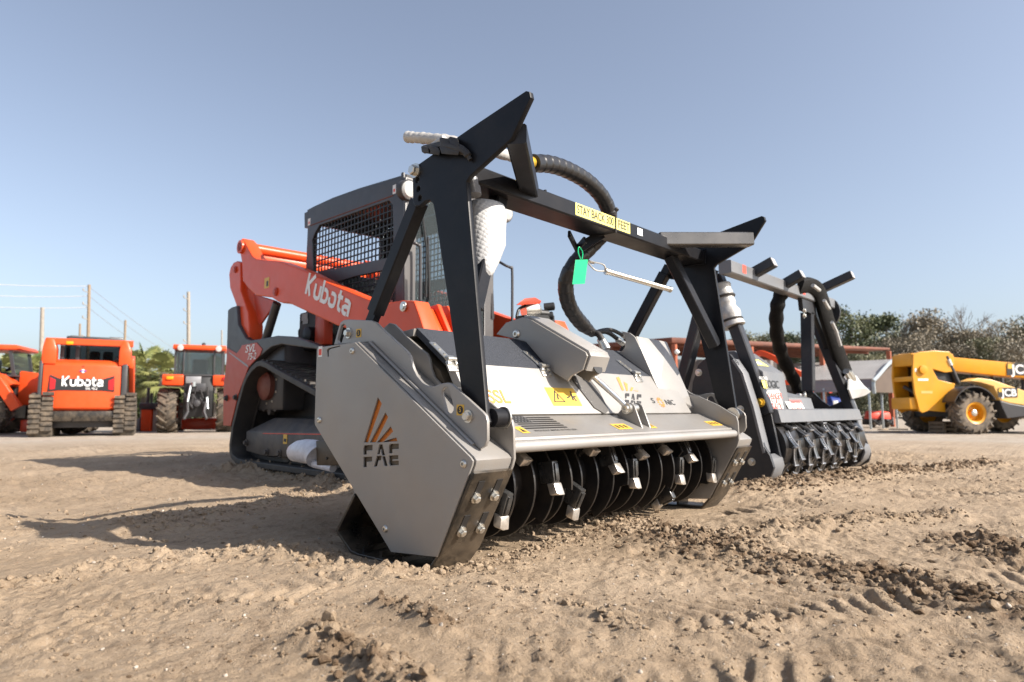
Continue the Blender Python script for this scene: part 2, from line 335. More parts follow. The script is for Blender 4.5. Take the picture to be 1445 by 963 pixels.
def gz(x, y):
    x = np.asarray(x, float); y = np.asarray(y, float); d = np.hypot(x, y)
    near = 1 - sstep(9, 16, d)
    z = base_z(x, y)
    pat = np.clip(fbm(x, y, 0.7, 3, 0.5, 52) * 2.2 + 0.35, 0, 1)
    rough = 0.014 * pat * np.abs(fbm(x, y, 0.055, 4, 0.7, 55)) + 0.006 * pat * fbm(x, y, 0.028, 2, 0.6, 58) + 0.055 * fbm(x, y, 1.6, 3, 0.5, 1) + 0.020 * fbm(x, y, 0.33, 3, 0.55, 4) + 0.022 * np.abs(fbm(x, y, 0.12, 4, 0.62, 8)) * (0.25 + 1.6 * np.clip(fbm(x, y, 0.8, 2, 0.5, 15) + 0.3, 0, 1)) + 0.004 * fbm(x, y, 0.04, 2, 0.6, 12)
    moist = np.zeros(x.shape); rid = np.zeros(x.shape)
    for path, w, h, c, m in RIDGES:
        dd, al, sd = pdist(x, y, path); dd = dd + 0.5 * w * fbm(x, y, 0.25, 2, 0.5, 21)
        g = np.exp(-(np.maximum(dd, 0) / w) ** 2); clump = 0.55 + c * (1.5 * np.abs(fbm(x, y, 0.13, 4, 0.65, 31)) + 1.0 * fbm(x, y, 0.06, 3, 0.65, 37))
        rid = np.maximum(rid, g * h * (clump * 1.15 + c * (1.1 * np.abs(fbm(x, y, 0.045, 3, 0.7, 63)) + 0.5 * fbm(x, y, 0.026, 2, 0.6, 66)))); moist = np.maximum(moist, g * m)
    for path, w, per, amp in TRACKS:
        dd, al, sd = pdist(x, y, path); g = np.exp(-(dd / w) ** 4)
        ph = 2 * math.pi * (al + 0.6 * np.abs(sd) + 0.03 * fbm(x, y, 0.3, 2, 0.5, 41)) / per
        rough = rough + g * amp * (0.6 * np.tanh(2.6 * np.sin(ph)) + 0.15 * np.sin(2 * ph + 1) - 0.35) * np.clip(0.6 + 1.5 * fbm(x, y, 0.5, 2, 0.5, 44), 0, 1)
    fm = flat_mask(x, y)
    z = z + near * (rough * (1 - 0.75 * fm) + rid * (1 - 0.7 * fm)) - 0.006 * fm
    z = z + (1 - near) * 0.02 * fbm(x, y, 2.5, 3, 0.5, 3)
    return z, np.clip(moist * near, 0, 1)
def axis_pts(lo_f, hi_f, lo_m, hi_m, far, fs=0.0115, ms=0.035):
    a = list(np.arange(lo_f, hi_f, fs)); v = hi_f; s = fs
    while v < far: a.append(v); s = min(s * 1.08, ms) if v < hi_m else s * 1.12; v += s
    v = lo_f; s = fs; b = []
    while v > -far: s = min(s * 1.08, ms) if v > lo_m else s * 1.12; v -= s; b.append(v)
    return np.array(b[::-1] + a)
gx = axis_pts(0.2, 3.2, -1.0, 9.0, 700, 0.008); gy = axis_pts(-0.8, 3.2, -2.0, 9.0, 700, 0.008)
XX, YY = np.meshgrid(gx, gy); ZZ, MO = gz(XX, YY)
gm = bpy.data.meshes.new('ground'); nx, ny = len(gx), len(gy)
vv = np.stack([XX, YY, ZZ], -1).reshape(-1, 3); ii = np.arange(nx * ny).reshape(ny, nx)
ff = np.stack([ii[:-1, :-1], ii[:-1, 1:], ii[1:, 1:], ii[1:, :-1]], -1).reshape(-1, 4)
gm.vertices.add(len(vv)); gm.vertices.foreach_set('co', vv.ravel()); gm.loops.add(ff.size); gm.loops.foreach_set('vertex_index', ff.ravel())
gm.polygons.add(len(ff)); gm.polygons.foreach_set('loop_start', np.arange(0, ff.size, 4)); gm.polygons.foreach_set('use_smooth', np.ones(len(ff), bool))
gm.update(); gm.validate()
at_ = gm.attributes.new('moist', 'FLOAT', 'POINT'); at_.data.foreach_set('value', MO.ravel())
def soil(name, use_attr):
    m = bpy.data.materials.new(name); m.use_nodes = True; N = m.node_tree.nodes; L = m.node_tree.links; b = N['Principled BSDF']
    b.inputs['Roughness'].default_value = 0.92; b.inputs['Specular IOR Level'].default_value = 0.15
    geo = N.new('ShaderNodeNewGeometry'); P = geo.outputs['Position']
    def noise(s, d=6, r=0.55):
        n = N.new('ShaderNodeTexNoise'); n.inputs['Scale'].default_value = s; n.inputs['Detail'].default_value = d; n.inputs['Roughness'].default_value = r; L.new(P, n.inputs['Vector']); return n.outputs['Fac']
    def math_(op, a, c):
        n = N.new('ShaderNodeMath'); n.operation = op
        for i, q in enumerate((a, c)):
            if isinstance(q, (int, float)): n.inputs[i].default_value = q
            else: L.new(q, n.inputs[i])
        return n.outputs[0]
    def mixc(f, a, c):
        n = N.new('ShaderNodeMix'); n.data_type = 'RGBA'; L.new(f, n.inputs['Factor'])
        for k, q in (('A', a), ('B', c)):
            if isinstance(q, tuple): n.inputs[k].default_value = q + (1,)
            else: L.new(q, n.inputs[k])
        return n.outputs['Result']
    def rng(f, a, c, t0=0, t1=1):
        n = N.new('ShaderNodeMapRange'); n.inputs['From Min'].default_value = a; n.inputs['From Max'].default_value = c; n.inputs['To Min'].default_value = t0; n.inputs['To Max'].default_value = t1
        L.new(f, n.inputs['Value']); return n.outputs['Result']
    c = mixc(rng(noise(1.3, 8), 0.35, 0.65), (0.305, 0.228, 0.153), (0.392, 0.300, 0.210))
    c = mixc(rng(noise(9, 8, 0.7), 0.52, 0.72), c, (0.225, 0.163, 0.107))
    c = mixc(rng(noise(95, 4, 0.6), 0.60, 0.72), c, (0.42, 0.35, 0.28))       # pale grains of sand and grit
    c = mixc(rng(noise(140, 3, 0.6), 0.62, 0.74), c, (0.16, 0.112, 0.072))
    c = mixc(math_('MULTIPLY', rng(noise(26, 7, 0.72), 0.53, 0.66), rng(noise(2.2, 4, 0.6), 0.40, 0.62)), c, (0.165, 0.118, 0.079))   # damp crumbly patches
    if use_attr:
        a = N.new('ShaderNodeAttribute'); a.attribute_name = 'moist'
        f = math_('MULTIPLY', rng(a.outputs['Fac'], 0.25, 0.75), rng(noise(14, 6, 0.65), 0.36, 0.56))
        c = mixc(f, c, (0.165, 0.112, 0.071))
        ln = N.new('ShaderNodeVectorMath'); ln.operation = 'LENGTH'; L.new(P, ln.inputs[0])
        fg = rng(ln.outputs['Value'], 9, 17)                                   # gravel yard further off
        g = mixc(rng(noise(3.0, 9, 0.7), 0.4, 0.62), (0.30, 0.25, 0.20), (0.40, 0.35, 0.29))
        c = mixc(fg, c, g)
    else:
        oi = N.new('ShaderNodeObjectInfo'); c = mixc(rng(noise(6, 3), 0.42, 0.6), (0.155, 0.105, 0.066), c)
    L.new(c, b.inputs['Base Color'])
    h = math_('ADD', math_('MULTIPLY', noise(42, 8, 0.7), 1.3), math_('MULTIPLY', noise(330, 4, 0.65), 0.3))
    bp = N.new('ShaderNodeBump'); bp.inputs['Strength'].default_value = 0.9; bp.inputs['Distance'].default_value = 0.014
    L.new(h, bp.inputs['Height']); L.new(bp.outputs['Normal'], b.inputs['Normal'])
    return m
soilm = soil('sandy_soil', True); clodm = soil('soil_clod', False)
gm.materials.append(soilm)
ground = bpy.data.objects.new('ground', gm); COL.objects.link(ground); tag(ground, 'churned sandy dirt yard with ruts and clods', 'ground', kind='structure')

def ico(sub):
    bm = bmesh.new(); bmesh.ops.create_icosphere(bm, subdivisions=sub, radius=1); bm.verts.index_update()
    v = np.array([q.co[:] for q in bm.verts]); f = np.array([[q.index for q in p.verts] for p in bm.faces]); bm.free(); return v, f
def scatter(name, items, m, label, cat, sub=2, squash=0.7, smooth_=False):
    """many loose lumps in one mesh; items = rows of x, y, size"""
    V, F = ico(sub); vs = []; fs = []; n = 0
    var = []
    for k in range(8):
        q = V.copy(); 
        for oct_, am in ((1.2, 0.45), (2.6, 0.28)): 
            q = q * (1 + am * (vnoise(V[:, 0] * oct_ + k * 7.1 + V[:, 2] * 1.7, V[:, 1] * oct_ + k * 3.3 - V[:, 2], 60 + k)))[:, None]
        for _ in range(7):                     # chipped flat sides
            nrm = RNG.normal(size=3); nrm /= np.linalg.norm(nrm); dd = q @ nrm; c = RNG.uniform(.45, .7); q = q - np.outer(np.maximum(dd - c, 0), nrm)
        var.append(q)
    z, _ = gz(items[:, 0], items[:, 1])
    for i, (x, y, s) in enumerate(items):
        a = RNG.random() * 6.283; c, q = math.cos(a), math.sin(a); p = var[RNG.integers(8)] * np.array([1, RNG.uniform(0.6, 1), RNG.uniform(squash * 0.7, squash * 1.2)]) * s
        p = np.stack([p[:, 0] * c - p[:, 1] * q, p[:, 0] * q + p[:, 1] * c, p[:, 2]], 1) + np.array([x, y, z[i] + s * 0.18])
        vs.append(p); fs.append(F + n); n += len(V)
    vs = np.concatenate(vs); fs = np.concatenate(fs); me = bpy.data.meshes.new(name)
    me.vertices.add(len(vs)); me.vertices.foreach_set('co', vs.ravel()); me.loops.add(fs.size); me.loops.foreach_set('vertex_index', fs.ravel())
    me.polygons.add(len(fs)); me.polygons.foreach_set('loop_start', np.arange(0, fs.size, 3)); me.polygons.foreach_set('use_smooth', np.full(len(fs), smooth_)); me.update(); me.materials.append(m)
    o = bpy.data.objects.new(name, me); COL.objects.link(o); return tag(o, label, cat, kind='stuff')
def ridge_items(n, smin, smax, power=2.2, sel=None):
    out = []; RR = RIDGES if sel is None else [RIDGES[i] for i in sel]
    wts = np.array([r[1] * sum(math.hypot(b[0] - a[0], b[1] - a[1]) for a, b in zip(r[0][:-1], r[0][1:])) * r[3] for r in RR]); wts /= wts.sum()
    for k, (path, w, h, c, m) in zip((wts * n).astype(int), RR):
        L = [math.hypot(b[0] - a[0], b[1] - a[1]) for a, b in zip(path[:-1], path[1:])]
        for _ in range(k):
            i = random.choices(range(len(L)), L)[0]; t = random.random(); a, b = path[i], path[i + 1]
            s = smin * (smax / smin) ** (random.random() ** power)
            out.append((a[0] + (b[0] - a[0]) * t + random.gauss(0, w * 0.62), a[1] + (b[1] - a[1]) * t + random.gauss(0, w * 0.62), s))
    return np.array(out)
def field_items(n, smin, smax, power, dmin, dmax):
    out = []
    while len(out) < n:
        d = dmin * (dmax / dmin) ** random.random(); a = AZ + R(random.uniform(-43, 43)); x, y = d * math.cos(a), d * math.sin(a)
        if float(fbm(np.array([x]), np.array([y]), 0.9, 3, 0.5, 77)[0]) + random.uniform(-0.35, 0.35) < 0.0: continue
        s = smin * (smax / smin) ** (random.random() ** power); out.append((x, y, s * min(1.6, 0.6 + d / 6)))
    return np.array(out)
DARK = [i for i, r_ in enumerate(RIDGES) if r_[4] >= .7]; PALE = [i for i, r_ in enumerate(RIDGES) if r_[4] < .7]
scatter('soil_clods', np.concatenate([ridge_items(15000, 0.0025, 0.021, 2.6, DARK), field_items(2600, 0.0015, 0.009, 3.0, 1.0, 9)]), clodm, 'loose dark brown clods of moist churned soil', 'soil clods', 2, 0.75)
scatter('sand_clods', np.concatenate([ridge_items(7500, 0.0025, 0.018, 2.8, PALE), field_items(12000, 0.0014, 0.010, 3.2, 0.9, 9)]), soilm, 'crumbly pale clods of dry sandy soil', 'soil clods', 2, 0.75)
peb = mat('pale_pebble', (0.34, 0.295, 0.245), 0.75, 0, 0.35, 3)
scatter('pebbles', np.concatenate([field_items(1100, 0.0018, 0.009, 2.6, 1.0, 14), ridge_items(260, 0.003, 0.010, 2.0)]), peb, 'small pale pebbles strewn over the dirt', 'pebbles', 2, 0.7, True)

# ================================================================ silver forestry mulcher in front
XL, XR = 1.427, 3.483                         # outer faces of the two side boxes
mir = lambda x: XL + XR - x
M1 = thing('forestry_mulcher', 'silver mulcher head under a black push frame, in front of the orange track loader', 'mulcher', (2.455, 1.8, 0), world=True)
coverP = WF.yz(XL, [(447, 492.5), (450, 490.5), (500.4, 483.6), (664, 646), (667, 651), (666, 657), (616.5, 786.5), (551.7, 779.4), (444.5, 600), (443.8, 596)])
def shrink(P, d):
    n = len(P); out = []; area = sum(P[i][0] * P[(i + 1) % n][1] - P[(i + 1) % n][0] * P[i][1] for i in range(n)); sg = 1 if area > 0 else -1
    for i in range(n):
        a, b, c = Vector(P[i - 1]), Vector(P[i]), Vector(P[(i + 1) % n]); t1 = (b - a).normalized(); t2 = (c - b).normalized()
        m = (Vector((-t1.y, t1.x)) + Vector((-t2.y, t2.x))).normalized(); k = max(0.4, m.dot(Vector((-t1.y, t1.x)))); q = b + m * sg * d / k; out.append((q.x, q.y))
    return out
def px_holes(X, loops): return [WF.yz(X, l) for l in loops]
blades = [[(513.5, 624.5), (533, 561), (538.5, 570), (519, 624.5)], [(522, 624.5), (543.5, 582.5), (547.5, 589), (530, 624.5)],
          [(532, 624.5), (551, 602), (554.5, 609), (540.5, 624.2)], [(541, 624), (559, 618), (560.5, 623)]]
def letters_fae(x0, x1, yt0, yt1, yb0, yb1):
    """stencil letters F A E in a pixel box (top edge falls from yt0 to yt1, bottom from yb0 to yb1)"""
    L = []
    F_ = [[(0, .58), (0, .88), (.12, 1), (1, 1), (1, .76), (.36, .76), (.36, .58)], [(0, 0), (0, .46), (.95, .46), (.95, .24), (.36, .24), (.36, 0)]]
    A_ = [[(.26, .56), (.42, 1), (.66, 1), (.86, .50), (.62, .50), (.52, .80), (.44, .56)], [(0, 0), (.22, .47), (.60, .47), (.55, .27), (.36, .27), (.24, 0)], [(.64, .44), (.87, .44), (1.06, 0), (.82, 0)]]
    E_ = [[(0, .58), (0, .88), (.12, 1), (1, 1), (1, .76), (.36, .76), (.36, .58)], [(0, .12), (0, .46), (.95, .46), (.95, .28), (.36, .28), (.36, .20), (1, .20), (1, 0), (.12, 0)]]
    for k, (lt, a, b) in enumerate(((F_, 0, .26), (A_, .30, .66), (E_, .72, 1.0))):
        for poly in lt:
            q = []
            for x, y in poly:
                t = a + (b - a) * x; top = yt0 + (yt1 - yt0) * t; bot = yb0 + (yb1 - yb0) * t
                q.append((x0 + (x1 - x0) * t, bot + (top - bot) * y))
            L.append(q)
    return L
holes = px_holes(XL, blades + letters_fae(512.5, 562.5, 629, 626.5, 659.5, 656.5)) + px_holes(XL, [[(461, 494.5), (464, 491.7), (480, 487.8), (480, 489), (465.5, 492.8), (463.8, 495.5), (463.8, 503.5), (462, 503.5)]])
cover = MB().prism(coverP, 'x', XL, XL + 0.008, holes, 0.0015).build('side_cover', silver, M1)
MB().prism(WF.yz(XL, [(508, 556), (565, 556), (565, 627), (508, 627)]), 'x', XL + 0.0095, XL + 0.012).build('logo_backing', cut_or, cover)
MB().prism(WF.yz(XL, [(505, 628), (570, 624), (570, 664), (505, 664)]), 'x', XL + 0.0095, XL + 0.012).build('letter_backing', brownp, cover)
MB().prism(shrink(coverP, 0.0032 if shrink(coverP, 0.01)[3][0] > coverP[3][0] else -0.0032), 'x', XL + 0.0122, XL + 0.0132).build('cover_gasket', decal_k, M1)
coverF = MB().prism(coverP, 'x', XR - 0.008, XR, (), 0.0015).build('side_cover', silver, M1)
boxP = shrink(coverP, -0.0035)
SH = [0.145]                                  # width of each side box
def boxshell(a, b): return MB().prism(boxP, 'x', a, b, (), 0.004)
boxshell(XL + 0.013, XL + 0.172).build('side_box', silver, M1); boxshell(mir(XL + 0.172), mir(XL + 0.013)).build('side_box', silver, M1)
sc = MB()
for u, v in ((497.5, 495.5), (451, 593), (544, 746.5), (654.5, 655)):
    p = WF.at(u, v, 'x', XL); sc.screw(p, (-1, 0, 0), 0.0085); sc.screw((XR, p.y, p.z), (1, 0, 0), 0.0085)
    MB().screw(p, (-1, 0, 0), 0.0085).build('screw', zinc, cover)
# side walls that carry the rotor
inP = WF.yz(1.60, [(541, 463), (549, 456), (556, 457.5), (575, 476), (592, 491), (602, 498.5), (606, 507), (608, 520), (613, 533), (621, 541.5), (636, 546), (660, 549), (692, 568.5), (722, 593.6), (724.3, 606), (725, 648), (722, 659)])
inP += [coverP[6], coverP[7], (2.32, 0.46), (2.34, 0.74)]
for a, b in ((1.600, 1.612), (mir(1.612), mir(1.600))): MB().prism(inP, 'x', a, b, (), 0.003).build('side_wall', silver, M1)
lugX = 1.487
lugP = WF.yz(lugX, [(471, 487), (478, 461), (480.5, 455), (484.5, 452), (491, 451), (523, 452.3), (530, 455), (538.4, 463.7), (574, 496), (578.5, 503), (580.5, 512), (584, 522), (588, 530.5), (596, 540), (603, 544.5), (611, 545.5), (622, 541.5), (631, 540.2), (637, 542), (645, 549), (681, 581.8), (685.5, 587), (687.3, 594), (687.3, 621), (684, 630), (677, 634.5), (668, 626), (594, 553.5), (520, 483)])
slots = [[(484.8, 457.4), (487, 458.8), (488.2, 461), (488.2, 464), (482, 483), (480, 484.6), (477.5, 484), (476.2, 481), (476.4, 478), (481.2, 460)],
         [(626.5, 548), (629.8, 547), (632.2, 548.2), (634, 551.5), (639.8, 575), (639.6, 579), (637.5, 582.5), (634.8, 583.8), (631.5, 583.2), (629.3, 581), (623.2, 557.5), (623.8, 551.5)]]
for a, b in ((lugX, lugX + 0.013), (mir(lugX + 0.013), mir(lugX))): MB().prism(lugP, 'x', a, b, px_holes(lugX, slots), 0.003).build('frame_lug', silver, M1)
wd = MB()                                     # weld beads at the lug feet
a_ = WF.at(522, 483, 'x', lugX - 0.006); b_ = WF.at(668, 628, 'x', lugX - 0.006); wd.tube([a_, b_], 0.006, 8); wd.build('weld_seam', silver, M1); MB().tube([(mir(p.x), p.y, p.z) for p in (a_, b_)], 0.006, 8).build('weld_seam', silver, M1)
for X, d in ((lugX, -1), (mir(lugX), 1)):
    for u, v in ((492.3, 470.5), (661, 588)):
        p = WF.at(u, v, 'x', lugX); MB().bolt((X, p.y, p.z), (d, 0, 0), 0.0145).build('pivot_bolt', zinc, M1)
def sticker_s(u, v, X, s):
    p = WF.at(u, v, 'x', X); k = MB()
    k.box((X - 0.0012, p.y - s, p.z - s), (X - 0.0002, p.y + s, p.z + s), 0, 0)
    k.lathe([(s * 0.78, 0), (s * 0.78, 0.0008), (s * 0.60, 0.0008), (s * 0.60, 0)], (X - 0.0012, p.y, p.z), (-1, 0, 0), 24, 1)
    k.lathe([(s * 0.66, 0), (s * 0.66, 0.0004), (0, 0.0004)], (X - 0.0012, p.y, p.z), (-1, 0, 0), 24, 1)
    k.text('S', (X - 0.0022, p.y, p.z), (0, -1, 0), (0, 0, 1), s * 0.9, 0.0004, 0.008, 1, 0, 0)
    k.build('hook_sticker', [decal_y, decal_k], M1)
sticker_s(506.4, 470.3, lugX, 0.0165); sticker_s(649.8, 578.8, lugX, 0.0175)
p = WF.at(452.2, 496.5, 'x', XL); MB().box((XL - 0.001, p.y - 0.014, p.z - 0.021), (XL - 0.0002, p.y + 0.014, p.z + 0.021)).box((XL - 0.0018, p.y - 0.010, p.z - 0.014), (XL - 0.001, p.y + 0.010, p.z + 0.010), 0, 1).build('small_label', [decal_w, decal_r], cover)
# skids: bent black plates under each side box
sk = [tuple(WF.at(u, v, 'x', 1.432)[1:]) for u, v in ((669.5, 669), (621.5, 784), (604, 810))]
sk += [(1.80, -0.004), (2.06, -0.004), tuple(WF.at(494, 781, 'x', 1.432)[1:]), tuple(WF.at(473, 750, 'x', 1.432)[1:]), tuple(WF.at(499, 697, 'x', 1.432)[1:])]
def thick(line, t):
    P = [Vector(q) for q in line]; out = []
    for i, q in enumerate(P):
        a = (P[i] - P[i - 1]).normalized() if i else (P[1] - P[0]).normalized(); b = (P[i + 1] - P[i]).normalized() if i < len(P) - 1 else a
        tt = (a + b).normalized(); n = Vector((tt.y, -tt.x)); out.append(q + n * t / max(0.5, tt.dot(a)))
    return [(q.x, q.y) for q in P] + [(q.x, q.y) for q in reversed(out)]
for a, b, d in ((1.432, 1.607, -1), (mir(1.607), mir(1.432), 1)):
    skid = MB().prism(thick(sk, -0.012), 'x', a, b, (), 0.003)
    for t in (0.25, 0.55, 0.8):               # stiffening ribs inside the shoe
        y = 1.72 + 0.42 * t; skid.tube([(a + 0.02, y, 0.012), (b - 0.01, y + 0.02, 0.012)], 1, sq=(0.012, 0.03))
    skid = skid.build('skid_shoe', skidm, M1)
    f0, f1 = Vector(sk[0]), Vector(sk[1]); dv = (f1 - f0); L = dv.length; dv.normalize(); nn = Vector((dv.y, -dv.x)); nn = nn if nn.x < 0 else -nn
    for cx in (0.27, 0.74):
        x = a + (b - a) * cx
        for s0 in (0.10, 0.52):
            q0 = f0 + dv * L * s0 + nn * 0.0008; q1 = f0 + dv * L * (s0 + 0.24) + nn * 0.0008; m = MB()
            m.tube([(x, q0.x, q0.y), (x, q1.x, q1.y)], 1, sq=(0.0026, 0.026), up=(1, 0, 0)); m.build('adjusting_slot', decal_k, skid)
            qb = f0 + dv * L * (s0 + 0.20) + nn * 0.002; MB().bolt((x, qb.x, qb.y), (0, nn.x, nn.y), 0.0125).build('bolt', zinc, skid)
# deck, step, guard bar
D1, D0 = (1.665, 0.4965), (1.512, 0.4315)
xa, xb = 1.612, mir(1.612)
dk = [D1, D0, (1.503, 0.428), (1.492, 0.4265), (1.487, 0.419), (1.490, 0.412), (1.53, 0.412), (1.69, 0.470), (1.70, 0.4965)]
MB().prism(dk, 'x', xa, xb, (), 0.002).build('front_deck', silver, M1)
MB().tube([(xa - 0.001, 1.483, 0.397), (xb + 0.001, 1.483, 0.397)], 0.0195, 24).build('guard_bar', silver_w, M1)
ds = Vector((0, D1[0] - D0[0], D1[1] - D0[1])).normalized(); DN = Vector((1, 0, 0)).cross(ds)
def deck(x, t): return Vector((x, D0[0], D0[1])) + ds * t + DN * 0.0006
DL = math.hypot(D1[0] - D0[0], D1[1] - D0[1])
# hood below the black mat
H0, H1, H2 = (1.672, 0.4985), (1.784, 0.6877), (1.985, 0.832)
hx0, hx1 = 1.625, 3.20
hoodP = [H0, (1.666, 0.503), (1.668, 0.509), H1, (1.82, 0.685), (1.71, 0.4985)]
hs = Vector((0, H1[0] - 1.668, H1[1] - 0.509)).normalized(); HN = Vector((1, 0, 0)).cross(hs)
GX0 = 2.185
MB().prism(hoodP, 'x', hx0, hx1, (), 0.002).build('hood', silver_w, M1)
MB().prism([H1, H2, (2.01, 0.82), (1.82, 0.680)], 'x', hx0, hx1 + 0.06, (), 0.002).build('hood_mat', mattex, M1)
MB().prism([(1.985, 0.828), (2.34, 0.80), (2.36, 0.10), (2.32, 0.10), (2.29, 0.76), (1.99, 0.80)], 'x', xa, xb, (), 0.002).build('rear_wall', silver, M1)
MB().prism([(1.72, 0.46), (1.83, 0.66), (2.0, 0.78), (2.28, 0.74), (2.28, 0.70), (2.02, 0.72), (1.86, 0.62), (1.76, 0.43)], 'x', xa, xb, (), 0.002).build('inner_shell', brownp, M1)
def hood(x, t): return Vector((x, 1.668, 0.509)) + hs * t + HN * 0.0008
HL = math.hypot(H1[0] - 1.668, H1[1] - 0.509)
def hood_px(u, v):                            # where a pixel ray meets the hood plane
    d = ray(u, v); o = Vector((0, 0, CAMH)); q = hood(0, 0); t = (q - o).dot(HN) / d.dot(HN); return o + d * t
def deck_px(u, v):
    d = ray(u, v); o = Vector((0, 0, CAMH)); q = deck(0, 0); t = (q - o).dot(DN) / d.dot(DN); return o + d * t
XD = Vector((1, 0, 0))
def strap(x):
    k = MB(); ms = Vector((0, H2[0] - H1[0], H2[1] - H1[1])).normalized(); mn = XD.cross(ms); b = Vector((x, H1[0], H1[1]))
    Mx = Matrix((XD, ms, mn)).transposed().to_4x4(); Mx.translation = b
    k.box((-0.015, 0.01, 0.001), (0.015, 0.135, 0.006), 0.002, 0, Mx); k.box((-0.020, 0.0, 0.001), (0.020, 0.024, 0.018), 0.004, 0, Mx)
    k.lathe([(0.008, 0), (0.008, 0.046)], Mx @ Vector((-0.023, 0.004, 0.014)), XD, 14)
    for yy in (0.05, 0.085, 0.12): k.lathe([(0.006, 0), (0.006, 0.003), (0, 0.003)], Mx @ Vector((0, yy, 0.006)), mn, 10)
    M2 = Matrix((XD, hs, HN)).transposed().to_4x4(); M2.translation = hood(x, HL) 
    k.box((-0.030, -0.040, 0.0), (0.028, 0.002, 0.005), 0.002, 0, M2); k.box((-0.028, -0.014, 0.003), (-0.010, 0.0, 0.013), 0.002, 0, M2); k.box((0.008, -0.014, 0.003), (0.026, 0.0, 0.013), 0.002, 0, M2)
    for xx in (-0.018, 0.016): k.lathe([(0.0045, 0), (0.0045, 0.003), (0, 0.003)], M2 @ Vector((xx, -0.028, 0.005)), HN, 10)
    k.build('hinge_strap', zinc, M1)
for u, v in ((637, 512), (768, 522), (899, 532)): strap(hood_px(u, v).x)
# central motor cover
_f = WF.at(828.5, 502.5, 'x', GX0); GX1 = WF.at(860, 503, 'y', _f.y).x
gl = WF.yz(GX0, [(700, 472), (713.7, 455.6), (737, 448), (744, 448.6), (826, 497), (828.5, 502.5), (822, 522), (806, 531), (801, 538), (776, 523), (742, 483)])
MB().prism(gl, 'x', GX0, GX0 + 0.012, (), 0.003).prism(gl, 'x', GX1 - 0.012, GX1, (), 0.003).build('cover_plate', silver, M1)
tp = gl[3:7]; tt = [tuple(q) for q in tp]
cvr = MB().prism(thick([gl[2]] + tt, 0.01) , 'x', GX0 + 0.012, GX1 - 0.012, (), 0.002).build('motor_cover', silver_w, M1)
p = Vector((GX0, *WF.at(729, 471.5, 'x', GX0)[1:])); MB().screw(p, (-1, 0, 0), 0.013).build('screw', zinc, M1)
fy, fz = gl[6]; nq = MB()                      # notch for the rod in the front lip
nq.lathe([(0.030, 0), (0.030, 0.004), (0, 0.004)], (GX1 - 0.075, fy - 0.013, fz + 0.014), (0, -1, 0.3), 24); nq.build('rod_notch', decal_k, cvr)
lab = MB(); ta, tb = Vector((0, *gl[3])), Vector((0, *gl[4])); ts = (ta - tb).normalized(); tn = XD.cross(ts)
def top(x, t): return Vector((x, 0, 0)) + tb + ts * t + tn * 0.0008
TL = (ta - tb).length
lab.quad([top(GX0 + .03, TL * .55), top(GX0 + .10, TL * .55), top(GX0 + .10, TL * .9), top(GX0 + .03, TL * .9)], 0)
lab.quad([top(GX0 + .11, TL * .35), top(GX0 + .114, TL * .35), top(GX0 + .114, TL * .95), top(GX0 + .11, TL * .95)], 1)
lab.quad([top(GX0 + .02, TL * .93), top(GX0 + .15, TL * .93), top(GX0 + .15, TL * 1.0), top(GX0 + .02, TL * 1.0)], 2); lab.build('cover_label', [decal_w, decal_or, orange], cvr)
# hydraulic rod and its pivot lugs
ra = WF.at(829, 524, 'y', 1.745); rb = WF.at(886, 576, 'y', 1.60)
rodp = MB().tube([ra + (ra - rb) * 0.25, rb], 0.0125, 18).build('hydraulic_rod', chrome, M1)
MB().lathe([(0.02, 0), (0.02, 0.02), (0.0125, 0.022)], ra + (rb - ra) * 0.02, rb - ra, 20).build('rod_gland', zinc, rodp)
pv = WF.at(893, 577, 'y', 1.60)
for X in (pv.x - 0.035, pv.x + 0.03):
    lp = [(pv.y - 0.085, pv.z - 0.125), (pv.y - 0.030, pv.z + 0.012), (pv.y - 0.012, pv.z + 0.026), (pv.y + 0.012, pv.z + 0.026), (pv.y + 0.03, pv.z + 0.006), (pv.y + 0.09, pv.z - 0.055)]
    MB().prism(lp, 'x', X, X + 0.010, (), 0.003).build('rod_lug', silver, M1)
MB().lathe([(0.024, -0.055), (0.024, -0.036)], pv, XD, 24).screw(pv - XD * 0.055, -XD, 0.012).lathe([(0.022, -0.02), (0.022, 0.02)], pv, XD, 24).build('pivot_pin', zinc, M1)
# far belt housing beside the right wall
bx = hood_px(928.4, 548).x; pass
bl = WF.yz(bx, [(876, 467.4), (880, 472), (882.6, 481), (881.5, 490), (878, 495), (870, 498.5), (928.4, 547.2), (906, 496), (896, 476), (888.5, 470)])
bf = WF.at(928.4, 548.5, 'x', bx); bt = WF.at(896, 474, 'x', bx)
hb = MB().prism(bl, 'x', bx, bx + 0.012, (), 0.003)
q1 = Vector((bx + 0.012, bt.y, bt.z)); q2 = Vector((mir(1.612), bt.y - 0.02, bt.z - 0.01)); q3 = Vector((mir(1.612), 1.70, 0.53)); q4 = Vector((bx + 0.012, bf.y, bf.z))
back = [Vector((q.x, q.y + 0.10, q.z - 0.12)) for q in (q1, q2, q3, q4)]
hb.hull([q1, q2, q3, q4] + back, 0.004); hb.build('belt_housing', silver_w, M1)
